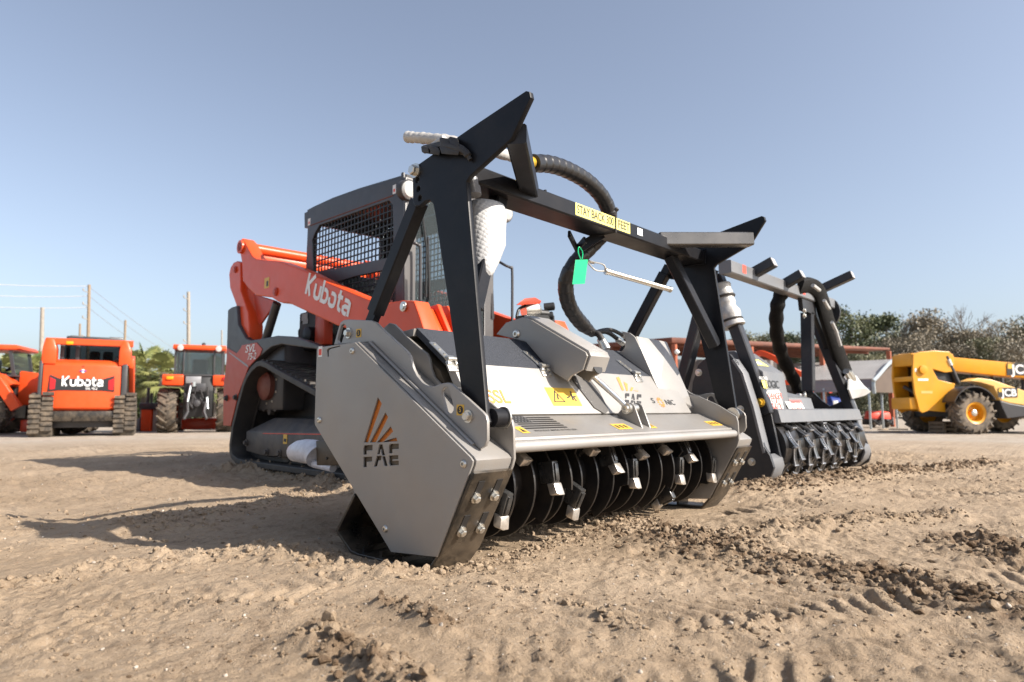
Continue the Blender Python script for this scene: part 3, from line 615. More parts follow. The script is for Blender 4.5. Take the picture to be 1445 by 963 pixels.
# rotor: shaft, bite-limiter rings, tooth holders and teeth
RY, RZ, RR = 1.785, 0.250, 0.205
rot = MB().lathe([(0.13, 0), (0.13, xb - xa - 0.02)], (xa + 0.01, RY, RZ), XD, 40).build('rotor', blackm, M1)
NR = 17; rx = [xa + 0.055 + (xb - xa - 0.10) * i / (NR - 1) for i in range(NR)]
def ring_profile(ph):
    P = []; n = 60
    for i in range(n + 1):
        t = i / n; r = RR - 0.030 + 0.034 * ((t * 2) % 1.0 if i < n else 1.0); a = ph + t * 2 * math.pi
        P.append((RY + r * math.cos(a), RZ + r * math.sin(a)))
    return P
for i, x in enumerate(rx):
    ph = i * 2.399
    MB().prism(ring_profile(ph), 'x', x - 0.005, x + 0.005, (), 0.0015).build('limiter_ring', blackm, rot)
def tooth(x, a):
    u = Vector((0, math.cos(a), math.sin(a))); t = Vector((0, -math.sin(a), math.cos(a))); o = Vector((x, RY, RZ)) 
    M4 = Matrix((XD, t, u)).transposed().to_4x4(); M4.translation = o + u * 0.185
    h = MB(); h.box((-0.017, -0.055, -0.05), (0.017, 0.030, 0.022), 0.005, 0, M4); h.box((-0.010, -0.045, 0.02), (0.010, 0.02, 0.029), 0.003, 0, M4)
    hd = h.build('tooth_holder', rotormetal, rot)
    k = MB(); k.hull([M4 @ Vector(q) for q in ((-0.021, 0.028, -0.012), (0.021, 0.028, -0.012), (-0.021, 0.028, 0.024), (0.021, 0.028, 0.024), (-0.024, 0.072, 0.000), (0.024, 0.072, 0.000), (-0.022, 0.066, 0.034), (-0.006, 0.074, 0.036), (0.006, 0.066, 0.034), (0.022, 0.074, 0.036))], 0.003)
    k.build('tooth', steel, hd)
rotormetal = mat('polished_black_holder', (0.10, 0.10, 0.10), 0.22, 0.7, 0.3, 30)
tl = [(709, 734), (737, 646), (785, 688), (810, 722), (834, 634), (870, 660), (896, 680), (930, 715), (905, 640), (960, 675), (938, 634), (975, 645), (1009, 672)]
for u, v in tl:                               # teeth the photograph shows: angle found on the rotor cylinder
    d = ray(u, v); o = Vector((0, 0, CAMH)); A = d.y ** 2 + d.z ** 2; B = 2 * (d.y * (o.y - RY) + d.z * (o.z - RZ)); C = (o.y - RY) ** 2 + (o.z - RZ) ** 2 - 0.205 ** 2
    disc = B * B - 4 * A * C
    t = (-B - math.sqrt(max(0, disc))) / (2 * A); q = o + d * t; tooth(min(max(q.x, xa + 0.03), xb - 0.03), math.atan2(q.z - RZ, q.y - RY) - 0.22)
for i in range(8): tooth(xa + 0.12 + i * 0.21, R(20 + 37 * i % 90))
# black push frame
brace_lit = mat('sunlit_black_brace', (0.13, 0.125, 0.12), 0.27, 0.5, 0.2, 5, 0.03, 120, 0.05)  # lighter copy of the frame black: sunlight on the far brace painted in
pX = 1.516
postP = WF.yz(pX, [(582, 251), (584.5, 240), (588, 233.6), (664.7, 180), (742, 128.3), (747, 129.5), (748.6, 137.5), (721.5, 196), (662.5, 249.5), (658, 257), (673.5, 440), (686, 582), (690, 596), (684, 606), (674, 604), (664, 590), (651, 552), (613.5, 300), (611, 288), (606, 282.5), (600, 284), (591, 291.5), (585, 291), (582.5, 285)])
hp = [(589, 254.5), (590.3, 267), (592.5, 280)]
bholes = [[tuple(c) for c in [(y + 0.0105 * math.cos(k * math.pi / 8), z + 0.0105 * math.sin(k * math.pi / 8)) for k in range(16)]] for y, z in WF.yz(pX, hp)]
for a, b in ((pX, pX + 0.020), (mir(pX + 0.020), mir(pX))): MB().prism(postP, 'x', a, b, bholes, 0.003).build('frame_post', blackp, M1)
for X, d in ((pX, -1), (mir(pX), 1)):
    y, z = WF.yz(pX, [(586.5, 241.5)])[0]; MB().bolt((X, y, z), (d, 0, 0), 0.019).build('frame_bolt', zinc, M1)
    y, z = WF.yz(pX, [(687, 590)])[0]; MB().lathe([(0.030, 0), (0.030, 0.055)], (X + (0.02 if d < 0 else -0.075), y, z), XD, 24).build('pivot_boss', blackp, M1)
    y2 = 0.058 if d < 0 else -0.058
    MB().lathe([(0.036, 0), (0.036, 0.006)], (X + y2 + (0.015 if d < 0 else -0.021), y, z), XD, 24).build('pivot_washer', zinc, M1)
BY0, BY1, BZ0, BZ1 = 1.648, 1.786, 1.322, 1.391
beam = MB().prism([(BY0 + .006, BZ0), (BY0, BZ0 + .006), (BY0, BZ1 - .006), (BY0 + .006, BZ1), (BY1 - .006, BZ1), (BY1, BZ1 - .006), (BY1, BZ0 + .006), (BY1 - .006, BZ0)], 'x', pX + 0.02, mir(pX + 0.02)).build('cross_beam', blackp, M1)
def loop(x, e=.003): return [(x, BY0 - e, BZ0 - e), (x, BY0 - e, BZ1 + e), (x, BY1 + e, BZ1 + e), (x, BY1 + e, BZ0 - e), (x, BY0 - e, BZ0 - e)]
for x in (pX + 0.024, mir(pX + 0.024)): MB().tube(loop(x), 0.0055, 8).build('weld_seam', blackp, beam)
for x0, x1 in ((1.905, 2.005), (mir(2.005), mir(1.905))): MB().tube([(x0, BY0 + .004, BZ1 + .001), (x0, BY0 + .085, BZ1 + .001), (x1, BY0 + .085, BZ1 + .001), (x1, BY0 + .004, BZ1 + .001)], 0.0055, 8).build('weld_seam', blackp, beam)
def both(f): 
    f(lambda p: Vector(p)); f(lambda p: Vector((mir(p[0]), p[1], p[2])))
tipb = WF.yz(pX, [(730, 181)])[0]
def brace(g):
    MB().tube([g((pX + 0.022, tipb[0] + 0.025, tipb[1] - 0.005)), g((1.955, BY0 + 0.045, BZ1 - 0.012))], 1, sq=(0.068, 0.068)).build('corner_brace', brace_lit if g((0, 0, 0)).x > 1 else blackp, M1)
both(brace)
def knee(g):
    MB().tube([g((1.80, BY0 + 0.07, BZ0 + 0.005)), g((pX + 0.035, 1.60, 0.86))], 1, sq=(0.055, 0.055), up=(0, 1, 0)).build('knee_brace', blackp, M1)
both(knee)
st = WF.yz(1.552, [(592, 285), (530, 441)])
def strut(g):
    a, b = Vector((1.552, *st[0])), Vector((1.552, *st[1])); k = MB().tube([g(a), g(b)], 1, sq=(0.052, 0.058)); 
    e = (b - a).normalized(); k.tube([g(a - e * 0.05), g(a + e * 0.01)], 1, sq=(0.03, 0.05)); k.tube([g(b - e * 0.01), g(b + e * 0.06)], 1, sq=(0.03, 0.05)); k.build('rear_strut', blackp, M1)
both(strut)
# lettering and stickers on the beam
def beam_px(u, v): return WF.at(u, v, 'y', BY0)
sA, sB = beam_px(812, 297.5), beam_px(889, 324.5); sy = MB(); zc = 0.5 * (BZ0 + BZ1) + 0.004; hz = 0.0265
sy.quad([(sA.x, BY0 - .0008, zc - hz), (sB.x, BY0 - .0008, zc - hz), (sB.x, BY0 - .0008, zc + hz), (sA.x, BY0 - .0008, zc + hz)], 0)
wS = sB.x - sA.x; 
for wds, ua, ub in (('STAY BACK 300', 814.5, 865.5), ('FEET', 872, 887.5)):
    tmp = MB().text(wds, (0, 0, 0), XD, (0, 0, 1), 1.0); wd0 = max(v[0] for v in tmp.v) - min(v[0] for v in tmp.v)
    wa, wb = beam_px(ua, 310).x, beam_px(ub, 310).x; sy.text(wds, ((wa + wb) / 2, BY0 - .0009, zc), XD, (0, 0, 1), 0.036, 0.0006, 0.016, (wb - wa) / (wd0 * 0.036), 0, 1)
sy.build('warning_sticker', [sign_y, decal_k], beam)
q = beam_px(903, 331); MB().quad([(q.x - .022, BY0 - .0008, zc - .016), (q.x + .022, BY0 - .0008, zc - .016), (q.x + .022, BY0 - .0008, zc + .018), (q.x - .022, BY0 - .0008, zc + .018)]).build('small_label', decal_w, beam)
# hood lettering and stickers
dc = MB(); o = hood_px(703, 561); dc.text('SSL', o, XD, hs, 0.058, 0.0008, 0.022, 1.0, 0, 0); dc.build('model_lettering', decal_or, M1)
def hood_box(px): return [hood_px(*p) + HN * 0.0004 for p in px]
wl_ = MB(); a_, b_ = hood_px(781, 557), hood_px(816, 561); t0, t1 = 0.105, 0.185
xa_, xb_ = hood_px(768, 547).x, hood_px(808, 547).x
def hq(x0, x1, s0, s1, mi, k, l=0.0004): k.quad([hood(x0, s0) + HN * l, hood(x1, s0) + HN * l, hood(x1, s1) + HN * l, hood(x0, s1) + HN * l], mi)
s0 = (hood_px(790, 573) - hood(0, 0)).dot(hs); s1 = (hood_px(785, 547.5) - hood(0, 0)).dot(hs)
hq(xa_, xb_, s0, s1, 0, wl_); mx, my = (xa_ + xb_) / 2, (s0 + s1) / 2; ww = xb_ - xa_; hh = s1 - s0
def hp_(x, t): return hood(xa_ + ww * x, s0 + hh * t) + HN * 0.0009
def pic(k, poly, mi=1): k.quad([hp_(*q) for q in poly], mi)
for q in ([(.08, .2), (.48, .2), (.46, .25), (.10, .25)], [(.08, .2), (.12, .2), (.29, .78), (.28, .88)], [(.48, .2), (.44, .2), (.27, .78), (.28, .88)], [(.24, .34), (.30, .34), (.32, .62), (.28, .62)], [(.58, .40), (.72, .48), (.72, .56), (.58, .46)], [(.74, .30), (.80, .30), (.84, .70), (.78, .70)], [(.80, .46), (.94, .50), (.94, .56), (.80, .54)], [(.80, .72), (.86, .72), (.86, .82), (.80, .82)], [(.84, .26), (.90, .26), (.86, .50), (.82, .50)]): pic(wl_, q)
wl_.build('hazard_sticker', [decal_y, decal_k], M1)
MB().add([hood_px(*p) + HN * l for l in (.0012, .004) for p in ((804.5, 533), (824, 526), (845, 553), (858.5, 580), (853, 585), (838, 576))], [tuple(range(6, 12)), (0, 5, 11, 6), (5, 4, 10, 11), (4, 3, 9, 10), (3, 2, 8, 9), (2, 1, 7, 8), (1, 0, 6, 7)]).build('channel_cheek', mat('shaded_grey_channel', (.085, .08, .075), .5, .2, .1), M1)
lg = MB(); ox = hood_px(899, 556)
for poly in ([(869.5, 533), (873.5, 532), (881, 551), (878, 551.5)], [(880, 539), (885.5, 542), (886, 552), (884, 552)], [(891, 546.5), (894, 547.5), (892, 552), (888.5, 552)], [(893, 551), (901, 552), (900, 553)]): lg.quad([hood_px(*p) + HN * 0.0006 for p in reversed(poly)], 0)
for poly in letters_fae(882, 905, 555, 557, 572, 575): lg.prism([(p[0], p[1]) for p in [(0, 0), (0.001, 0), (0, 0.001)]], 'x', 0, 0.0001) if False else lg.quad([hood_px(*p) + HN * 0.0006 for p in (poly if True else poly)], 1)
lg.build('maker_logo', [decal_or, decal_k], M1)
sn = MB(); o = hood_px(934, 568); sn.text('S', hood_px(921.5, 566), XD, hs, 0.030, 0.0008, 0.012, 1.5, 0, 1); sn.text('NIC', hood_px(945.5, 568.5), XD, hs, 0.030, 0.0008, 0.012, 1.25, 0, 1)
o = hood_px(932.5, 568) + HN * 0.0008
for k in range(12):
    a = 2 * math.pi * k / 12; r0, r1 = 0.013, 0.030; da = 0.2
    sn.quad([o + (XD * math.cos(a + s) + hs * math.sin(a + s)) * r for r, s in ((r0, -da), (r1, -da * 0.7), (r1, da * 0.7), (r0, da))], 0)
sn.build('sonic_lettering', [decal_or, decal_k], M1)
fl = MB(); x0f, x1f = deck_px(716, 590).x, deck_px(766, 592).x
def dq(x0, x1, s0, s1, mi, k, l=0.0006): k.quad([deck(x0, s0) + DN * l, deck(x1, s0) + DN * l, deck(x1, s1) + DN * l, deck(x0, s1) + DN * l], mi)
for i in range(6): dq(x0f + (0.10 if i > 2 else 0.0), x1f + 0.06, DL * (.30 + .11 * i), DL * (.355 + .11 * i), 0, fl)
dq(x0f, x0f + 0.095, DL * .62, DL * .97, 0, fl)
for r_ in range(3):
    for c_ in range(5): o = deck(x0f + 0.010 + c_ * 0.018, DL * (.67 + .11 * r_)) + DN * 0.0008; fl.quad([o, o + XD * 0.006, o + XD * 0.006 + ds * 0.006, o + ds * 0.006], 1)
fl.text('PROUDLY MADE IN THE USA', deck((x0f + x1f) / 2 + 0.06, DL * .19), XD, ds, 0.012, 0.0008, 0.01, 1.1, 0, 0); fl.build('flag_sticker', [decal_k, decal_g], M1)
for k, (ua, ub) in enumerate(((724, 735), (868, 889), (917, 926), (1010, 1026))):
    st_ = MB(); xa2, xb2 = deck_px(ua, 603).x, deck_px(ub, 603).x
    if k == 3: xb2 = min(xb2, xb - 0.01)
    dq(xa2, xb2, DL * .10, DL * .42, 0, st_); w_ = xb2 - xa2
    if k == 0: st_.quad([deck(xa2 + w_ * .2, DL * .16) + DN * .001, deck(xa2 + w_ * .8, DL * .16) + DN * .001, deck(xa2 + w_ * .5, DL * .36) + DN * .001], 1)
    else:
        for j in range(3): dq(xa2 + w_ * (.12 + .28 * j), xa2 + w_ * (.28 + .28 * j), DL * .18, DL * .34, 1, st_, 0.001)
    st_.build('deck_sticker', [decal_y, decal_k], M1)
# hydraulic hose in spiral guard
hpath = [WF.at(752, 231, 'y', 1.80), WF.at(775, 232, 'y', 1.81), WF.at(800, 240, 'y', 1.82), WF.at(828, 256, 'y', 1.83), WF.at(850, 279, 'y', 1.84), WF.at(860, 305, 'y', 1.85), WF.at(852, 328, 'y', 1.86), WF.at(832, 350, 'y', 1.88), WF.at(812, 371, 'y', 1.91), WF.at(800, 393, 'y', 1.95), WF.at(799, 415, 'y', 1.99), WF.at(806, 437, 'y', 2.03), WF.at(820, 456, 'y', 2.06), WF.at(836, 470, 'y', 2.08)]
hp_s = smoothpath(hpath, 26); L_ = 0; rr = []
for i, p in enumerate(hp_s):
    if i: L_ += (p - hp_s[i - 1]).length
    t = (L_ / 0.052) % 1.0; taper = max(0.62, min(1.0, 0.62 + (len(hp_s) - i) / 60.0))
    rr.append((0.040 - 0.0026 * t) * taper)
hose = MB().tube(hp_s, rr, 20).build('hydraulic_hose', hosem, M1, ang=60)
MB().lathe([(0.022, 0), (0.026, 0.01), (0.026, 0.05), (0.02, 0.06)], hpath[0] - XD * 0.055, XD, 20).build('yellow_fitting', brass, hose)
e0 = hpath[-1]
for dst, rr_ in ((WF.at(884, 476, 'y', 2.10), 0.011), (WF.at(878, 484, 'y', 2.05), 0.012), (WF.at(855, 492, 'y', 2.0), 0.017), (WF.at(852, 488, 'y', 2.08), 0.016)):
    mid = (e0 + dst) / 2 + Vector((0, 0, 0.03)); hl = MB().tube(smoothpath([e0, mid, dst], 6), rr_, 12).build('hose_tail', rubber, hose)
    dd = (dst - mid).normalized(); MB().lathe([(rr_ * 1.05, -0.05), (rr_ * 1.35, -0.045), (rr_ * 1.35, -0.02), (rr_ * 1.5, -0.018), (rr_ * 1.5, 0.008), (rr_ * 1.0, 0.01)], dst, dd, 12).build('hose_fitting', zinc, hl)
hg = MB(); 
for uu in ((803, 330), (826, 338)): hg.tube([WF.at(uu[0], uu[1], 'y', 1.74), WF.at(814, 352, 'y', 1.80)], 1, sq=(0.012, 0.03))
hg.tube([WF.at(850, 330, 'y', 1.73), WF.at(815, 352, 'y', 1.81)], 1, sq=(0.012, 0.045)); hg.build('hose_hanger', blackp, M1)
tie = MB(); tx = beam_px(868, 305).x; e = 0.004; tie.tube([(tx, BY0 - e, BZ1 + e), (tx, BY0 - e, BZ0 - e), (tx, BY1 + e, BZ0 - e), (tx, BY1 + e, BZ1 + e), (tx, BY0 - e, BZ1 + e), (tx + 0.003, BY0 - 0.01, BZ1 + 0.035)], 0.0035, 6); tie.tube([(tx, BY0 - 0.012, BZ1 + 0.026), (tx, BY0 - 0.004, BZ1 + 0.036)], 0.009, 8); tie.build('cable_tie', rubber, beam)
# silver strut with clip
ga, gb = WF.at(855, 383, 'y', 1.80), WF.at(946, 409, 'y', 1.66); gs = MB().tube([ga, gb], 0.0135, 20); gs.tube([ga + (gb - ga) * -0.01, ga + (gb - ga) * 0.03], 0.016, 16); gs.tube([gb + (ga - gb) * -0.005, gb + (ga - gb) * 0.02], 0.016, 16); gs = gs.build('spring_strut', zinc, M1)
c0 = WF.at(829, 369, 'y', 1.84); cl = MB().tube(smoothpath([ga, WF.at(852, 374, 'y', 1.80), WF.at(840, 370.5, 'y', 1.82), c0, WF.at(840, 381, 'y', 1.82), ga], 5), 0.004, 8); cl.tube([c0, WF.at(838, 371, 'y', 1.83)], 0.008, 8); cl.build('snap_hook', zinc, gs)
# white quilted foam round the knee brace, foil wrapped hose ends, valve block, wrapped stub
fw = MB(); n = 18; rings = [((688, 288), 19, .05), ((688.5, 300), 21.5, .06), ((688, 320), 20.5, .058), ((688, 345), 19.5, .06), ((683, 370), 15, .055), ((680, 386), 10, .05), ((679, 394), 6, .035)]; vs = []
for (u, v), hw, dp in rings:
    yy_ = 1.70 - 0.055 * min(1.0, max(0.0, (v - 290) / 100.0)); c = WF.at(u, v, 'y', yy_); k = WF.at(u + hw, v, 'y', yy_).x - c.x
    for j in range(n): a = 2 * math.pi * j / n; vs.append(c + Vector((k * math.cos(a), dp * math.sin(a), 0)))
fw.add(vs, [(i * n + (j + 1) % n, i * n + j, (i + 1) * n + j, (i + 1) * n + (j + 1) % n) for i in range(len(rings) - 1) for j in range(n)] + [tuple(range(n)), tuple(reversed([(len(rings) - 1) * n + j for j in range(n)]))])
quilt = bpy.data.materials.new('quilted_foam'); quilt.use_nodes = True; qn = quilt.node_tree.nodes; ql = quilt.node_tree.links; qb = qn['Principled BSDF']; qb.inputs['Base Color'].default_value = (0.44, 0.44, 0.44, 1); qb.inputs['Roughness'].default_value = 0.55
tc = qn.new('ShaderNodeTexCoord'); mp = qn.new('ShaderNodeMapping'); mp.inputs['Rotation'].default_value = (0.3, R(45), R(20)); vz = qn.new('ShaderNodeTexVoronoi'); vz.inputs['Scale'].default_value = 70; vz.inputs['Randomness'].default_value = 0.1
ql.new(tc.outputs['Object'], mp.inputs['Vector']); ql.new(mp.outputs['Vector'], vz.inputs['Vector']); bp = qn.new('ShaderNodeBump'); bp.inputs['Strength'].default_value = 0.7; bp.inputs['Distance'].default_value = 0.004; bp.invert = True; ql.new(vz.outputs['Distance'], bp.inputs['Height']); ql.new(bp.outputs['Normal'], qb.inputs['Normal'])
MATS['quilted_foam'] = quilt
fw.build('foam_wrap', quilt, M1, ang=80)
sp_ = [WF.at(574, 193.5, 'x', 1.58), WF.at(600, 195.5, 'x', 1.60), WF.at(640, 200, 'x', 1.64), WF.at(690, 212, 'x', 1.76), WF.at(742, 228, 'y', 1.81)]
sps = smoothpath(sp_, 12); MB().tube(sps, [0.0215 + 0.0015 * math.sin(i * 1.9) + 0.001 * math.sin(i * 0.7) for i in range(len(sps))], 18).build('foil_wrapped_hose', foil, M1, ang=70)
MB().tube([WF.at(603, 211, 'x', 1.545), WF.at(627, 195, 'x', 1.545)], 0.011, 12).build('foil_wrapped_stub', foil, M1)
kn = MB()
for u, v, du, dv in ((601, 212, 7, 5), (612, 213, 9, 6), (628, 202, 8, 7), (640, 203, 8, 9), (634, 213, 14, 6)):
    kn.hull([WF.at(u + a * du, v + b * dv + a * 2, 'x', X) for X in (1.485, 1.512) for a, b in ((-1, -.6), (-.6, -1), (.7, -1), (1, -.3), (.9, .8), (-.8, 1))], .003)
kn.tube(smoothpath([WF.at(600, 211, 'x', 1.535), WF.at(630, 206, 'x', 1.50), WF.at(655, 214, 'x', 1.50), WF.at(664, 226, 'x', 1.508)], 6), [0.016] * 12 + [0.013] * 4 + [0.008] * 3, 10); kn.build('hose_bracket', rubber, M1)
pb0, pb1 = WF.at(666, 252, 'x', 1.60), WF.at(669, 276, 'x', 1.60); MB().tube([pb0, pb0 + (pb1 - pb0) * .5, pb0 + (pb1 - pb0) * .52, pb1], [.02, .021, .026, .027], 16).build('pipe_elbow', midgrey, M1)
vb = MB(); c = WF.at(752, 446, 'y', 2.42); 
def vpt(u, v, y=2.42): return WF.at(u, v, 'y', y)
vb.tube([vpt(735, 452), vpt(775, 452)], 1, sq=(.08, .05), mi=2); vb.lathe([(0.04, -0.05), (0.045, -0.02), (0.045, 0.03), (0.03, 0.05)], vpt(750, 438), (1, -.4, .2), 20, 1); vb.lathe([(0.022, 0), (0.022, 0.07)], vpt(758, 442), (1, -.3, 0), 14, 2); vb.lathe([(0.024, 0), (0.024, 0.055), (0.018, 0.06)], vpt(768, 434), (0.6, -0.6, .1), 14, 2); vb.lathe([(0.024, 0), (0.024, 0.055), (0.018, 0.06)], vpt(766, 447), (0.6, -0.6, .1), 14, 2)
vb.tube(smoothpath([vpt(729, 447), vpt(733, 436), vpt(745, 431)], 5), .008, 8, mi=2)
vb.tube(smoothpath([vpt(728, 431), vpt(737, 423), vpt(750, 420), vpt(760, 422), vpt(764, 430)], 5), [.012] * 20 + [.010], 8, mi=0, sq=(1.0 * 1.6, 5.0)) if False else vb.hull([vpt(728, 431, y) for y in (2.38, 2.5)] + [vpt(740, 421.5, y) for y in (2.38, 2.5)] + [vpt(755, 420, y) for y in (2.38, 2.5)] + [vpt(764, 425, y) for y in (2.38, 2.5)] + [vpt(762, 429, y) for y in (2.38, 2.5)] + [vpt(742, 428, y) for y in (2.38, 2.5)], .004, 0)
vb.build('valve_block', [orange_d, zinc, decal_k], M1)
# wrapped coupling stub behind the side box
cb = WF.at(448, 640, 'x', 1.62); br_ = MB(); br_.hull([WF.at(u, v, 'x', X) for u, v in ((446, 622), (488, 622), (492, 657), (447, 657)) for X in (1.60, 1.72)], .004); br_ = br_.build('coupler_bracket', brownp, M1)
MB().lathe([(.006, 0), (.006, .003), (0, .003)], WF.at(461, 647, 'x', 1.5985), -XD, 12).build('bracket_hole', decal_k, br_)
wr = MB(); wp = [((413, 640), 7), ((416, 639), 12), ((423, 637), 14.5), ((432, 637), 16), ((441, 638), 16.5), ((447, 640), 17.5), ((450, 644), 18)]; rr = []; pts = []
for (u, v), r in wp: pts.append(WF.at(u, v, 'x', 1.63)); rr.append(r * (pts[-1] - Vector((0, 0, CAMH))).length / FPX)
wr.tube(pts, rr, 20); wr.tube([WF.at(444, 655, 'x', 1.62), WF.at(470, 661, 'x', 1.62)], .018, 12); wr.build('plastic_wrapped_fitting', plasticbag, M1, ang=80)
# green tag hanging from the beam
tg = MB(); t4 = [WF.at(u, v, 'y', 1.70) for u, v in ((812, 367), (829.5, 366.5), (825, 400.5), (807.5, 401.5))]; tg.prism([(p.x, p.z) for p in t4], 'y', 1.699, 1.7015, (), .0004)
tg.tube(smoothpath([WF.at(820, 368, 'y', 1.70), WF.at(816, 357, 'y', 1.71), WF.at(817, 349, 'y', 1.725), WF.at(822, 356, 'y', 1.71), WF.at(821.5, 366, 'y', 1.70)], 6), .0025, 6)
tg = single(tg.build('hang_tag', green), t4[2]); tag(tg, 'blank green plastic tag hanging by a loop from the black cross beam', 'tag')

# ================================================================ orange compact track loader behind the mulcher
so = WF.at(335, 656, 'z', 0.062); SYAW = R(-3.2)
SF = Frame((so.x, so.y, 0.058), SYAW)
SV = thing('compact_track_loader', 'orange compact track loader with dark grey mesh-windowed cab, parked close behind the silver mulcher', 'track loader', (so.x, so.y, 0.058), SYAW)
SW = 1.66
def smir(x): return SW - x
trP = SF.yz(0, [(341, 541), (346, 529), (353, 518), (361, 510.5), (367, 509), (374, 511.5), (388, 520), (445, 551), (500, 582), (512, 592)])
low = SF.yz(0, [(361, 661.5), (345, 658.5), (332, 654), (325, 647), (322.5, 637), (322.5, 627), (326, 600), (333, 571)])
fy0 = trP[-1][0] - 0.12
trP = trP + [(fy0 - 0.02, trP[-1][1] - 0.22), (fy0 + 0.02, 0.12), (fy0 + 0.14, 0.02), (fy0 + 0.25, 0.0), (low[0][0] - 0.1, 0.0)] + [(y, max(0.0, z)) for y, z in low]
inner = shrink(trP, 0.045)
tk = MB(); hubm = mat('dirty_red_hub', (.15, .028, .02), .6, 0, .2, 8, .1, 60, .3)
def lugs(k, x0, x1):
    P = [Vector(q) for q in trP]; per = [(P[i], P[(i + 1) % len(P)]) for i in range(len(P))]; carry = 0
    for a, b in per:
        L = (b - a).length
        if L < 1e-4: continue
        d = (b - a) / L; n = Vector((d.y, -d.x)); t = -carry
        cen = sum(P, Vector((0, 0))) / len(P)
        if n.dot((a + b) / 2 - cen) < 0: n = -n
        while t < L:
            if t >= 0:
                c = a + d * t; hw = 0.022
                pts = [(x, *(c + d * sx * (hw if z == 0 else hw * 0.65) + n * (0.013 if z else -0.004) + d * (0.02 if x == x0 else -0.02))) for x in (x0, x1) for sx in (-1, 1) for z in (0, 1)]
                k.hull(pts)
            t += 0.088
        carry = L - (t - 0.088) if t > 0 else carry + L
        carry = 0.088 - (t - L) if t >= L else carry
for x0, x1 in ((0.0, 0.40), (SW - 0.40, SW)):
    k = MB(); k.prism(trP, 'x', x0 + 0.004, x1 - 0.004, [inner], 0.006); k.prism(inner, 'x', x0 + 0.16, x0 + 0.165, [shrink(inner, 0.03)])
    lugs(k, x0 + 0.03, x1 - 0.03); tr = k.build('track', rubber, SV)
    s = 1 if x0 == 0 else -1; X = lambda d: x0 + 0.0 + d if s > 0 else x1 - d
    fp = SF.yz(0.06, [(347.4, 609), (347, 636.5), (369, 643), (380, 644), (500, 650), (500, 612)]); tp_ = SF.yz(0.14, [(384.8, 590), (447, 591.4), (500, 592)])
    uf = MB(); pts = [Vector((X(0.06), *q)) for q in fp] + [Vector((X(0.34), *q)) for q in fp] + [Vector((X(0.15), *q)) for q in tp_] + [Vector((X(0.30), *q)) for q in tp_]
    uf.hull(pts, 0.008); uf = uf.build('undercarriage_frame', trackgrey, SV)
    if s > 0:
        a, b = SF.at(371, 612.5, 'x', 0.058), SF.at(470, 614, 'x', 0.058); m = MB(); m.quad([a, b, b + Vector((0, 0, .006)), a + Vector((0, 0, .006))]); m.build('red_line', decal_r, uf)
        c = SF.at(402.5, 620, 'x', 0.0575); MB().box((c.x - .001, c.y - .032, c.z - .036), (c.x, c.y + .032, c.z + .036)).box((c.x - .002, c.y - .022, c.z - .02), (c.x - .001, c.y + .022, c.z + .004), 0, 1).build('yellow_sticker', [decal_y, decal_k], uf)
        for u, v in ((348, 625), (377, 638), (395, 640)): MB().bolt(SF.at(u, v, 'x', 0.058), (-1, 0, 0), 0.020).build('bolt', trackgrey, uf)
    sp = Vector((X(0.2), *SF.yz(0.2, [(384, 545)])[0])); spk = MB().lathe([(0.20, -0.02), (0.20, 0.02)], sp, XD, 20)
    for j in range(12): a = j * math.pi / 6; c = sp + Vector((0, math.cos(a), math.sin(a))) * 0.215; spk.lathe([(0.03, -0.02), (0.03, 0.02)], c, XD, 8)
    spk = spk.build('drive_sprocket', trackgrey, SV); MB().lathe([(0.12, 0), (0.12, 0.07), (0.07, 0.10), (0, 0.10)], sp, (-s, 0, 0), 24).build('sprocket_hub', hubm, spk)
    for j in range(9): a = j * 2 * math.pi / 9; MB().bolt(sp + Vector((-s * 0.02, math.cos(a) * 0.15, math.sin(a) * 0.15)), (-s, 0, 0), 0.012).build('bolt', zinc, spk)
    for j in range(5):
        MB().lathe([(0.10, -0.05), (0.10, 0.05)], (X(0.2), trP[12][0] + 0.30 + j * 0.26, 0.145), XD, 20).lathe([(0.07, -0.055), (0.07, 0.055)], (X(0.2), trP[12][0] + 0.30 + j * 0.26, 0.145), XD, 20).build('track_roller', trackgrey, SV)
    MB().lathe([(0.16, -0.05), (0.17, 0), (0.16, 0.05)], (X(0.2), fy0 + 0.22, 0.23), XD, 24).build('front_idler', trackgrey, SV)
# body
bp1 = SF.yz(0.10, [(321.3, 438), (326, 434), (334, 431.6), (336, 458), (347, 478), (354, 480.5), (373, 477.5), (391, 473.8), (412, 475), (430, 480), (450, 488), (480, 500), (480, 507), (446, 493), (412, 488.3), (397, 486), (383, 489.8), (374, 497), (362, 507), (350, 521), (339, 552), (335, 565), (325.6, 602), (314.7, 601), (315.4, 540), (319, 515)])
MB().prism(bp1, 'x', 0.10, 0.16, (), 0.008).build('side_panel', cabgrey, SV)
MB().prism(bp1, 'x', smir(0.16), smir(0.10), (), 0.008).build('side_panel', cabgrey, SV)
rp = SF.yz(0.096, [(321.3, 491.5), (334, 499), (339, 492.7), (341.5, 487.6), (362.3, 483.5), (370, 492.7), (367, 501.4), (351, 518), (339.5, 548), (336, 558), (325.6, 601.5), (315, 600.7), (315.6, 545), (319, 516)])
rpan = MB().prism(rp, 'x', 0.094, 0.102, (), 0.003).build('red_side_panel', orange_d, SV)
xdS = Vector((0, -1, 0))
def strip(px, m, name, par, x): MB().quad([SF.at(u, v, 'x', x) for u, v in px][::-1]).build(name, m, par)
strip([(323, 496.5), (349.5, 515.5), (350.5, 519.5), (324, 499)], decal_g, 'grey_stripe', rpan, 0.0925)
o1, o2 = SF.at(353, 492.5, 'x', 0.0925), SF.at(355, 503.5, 'x', 0.0925)
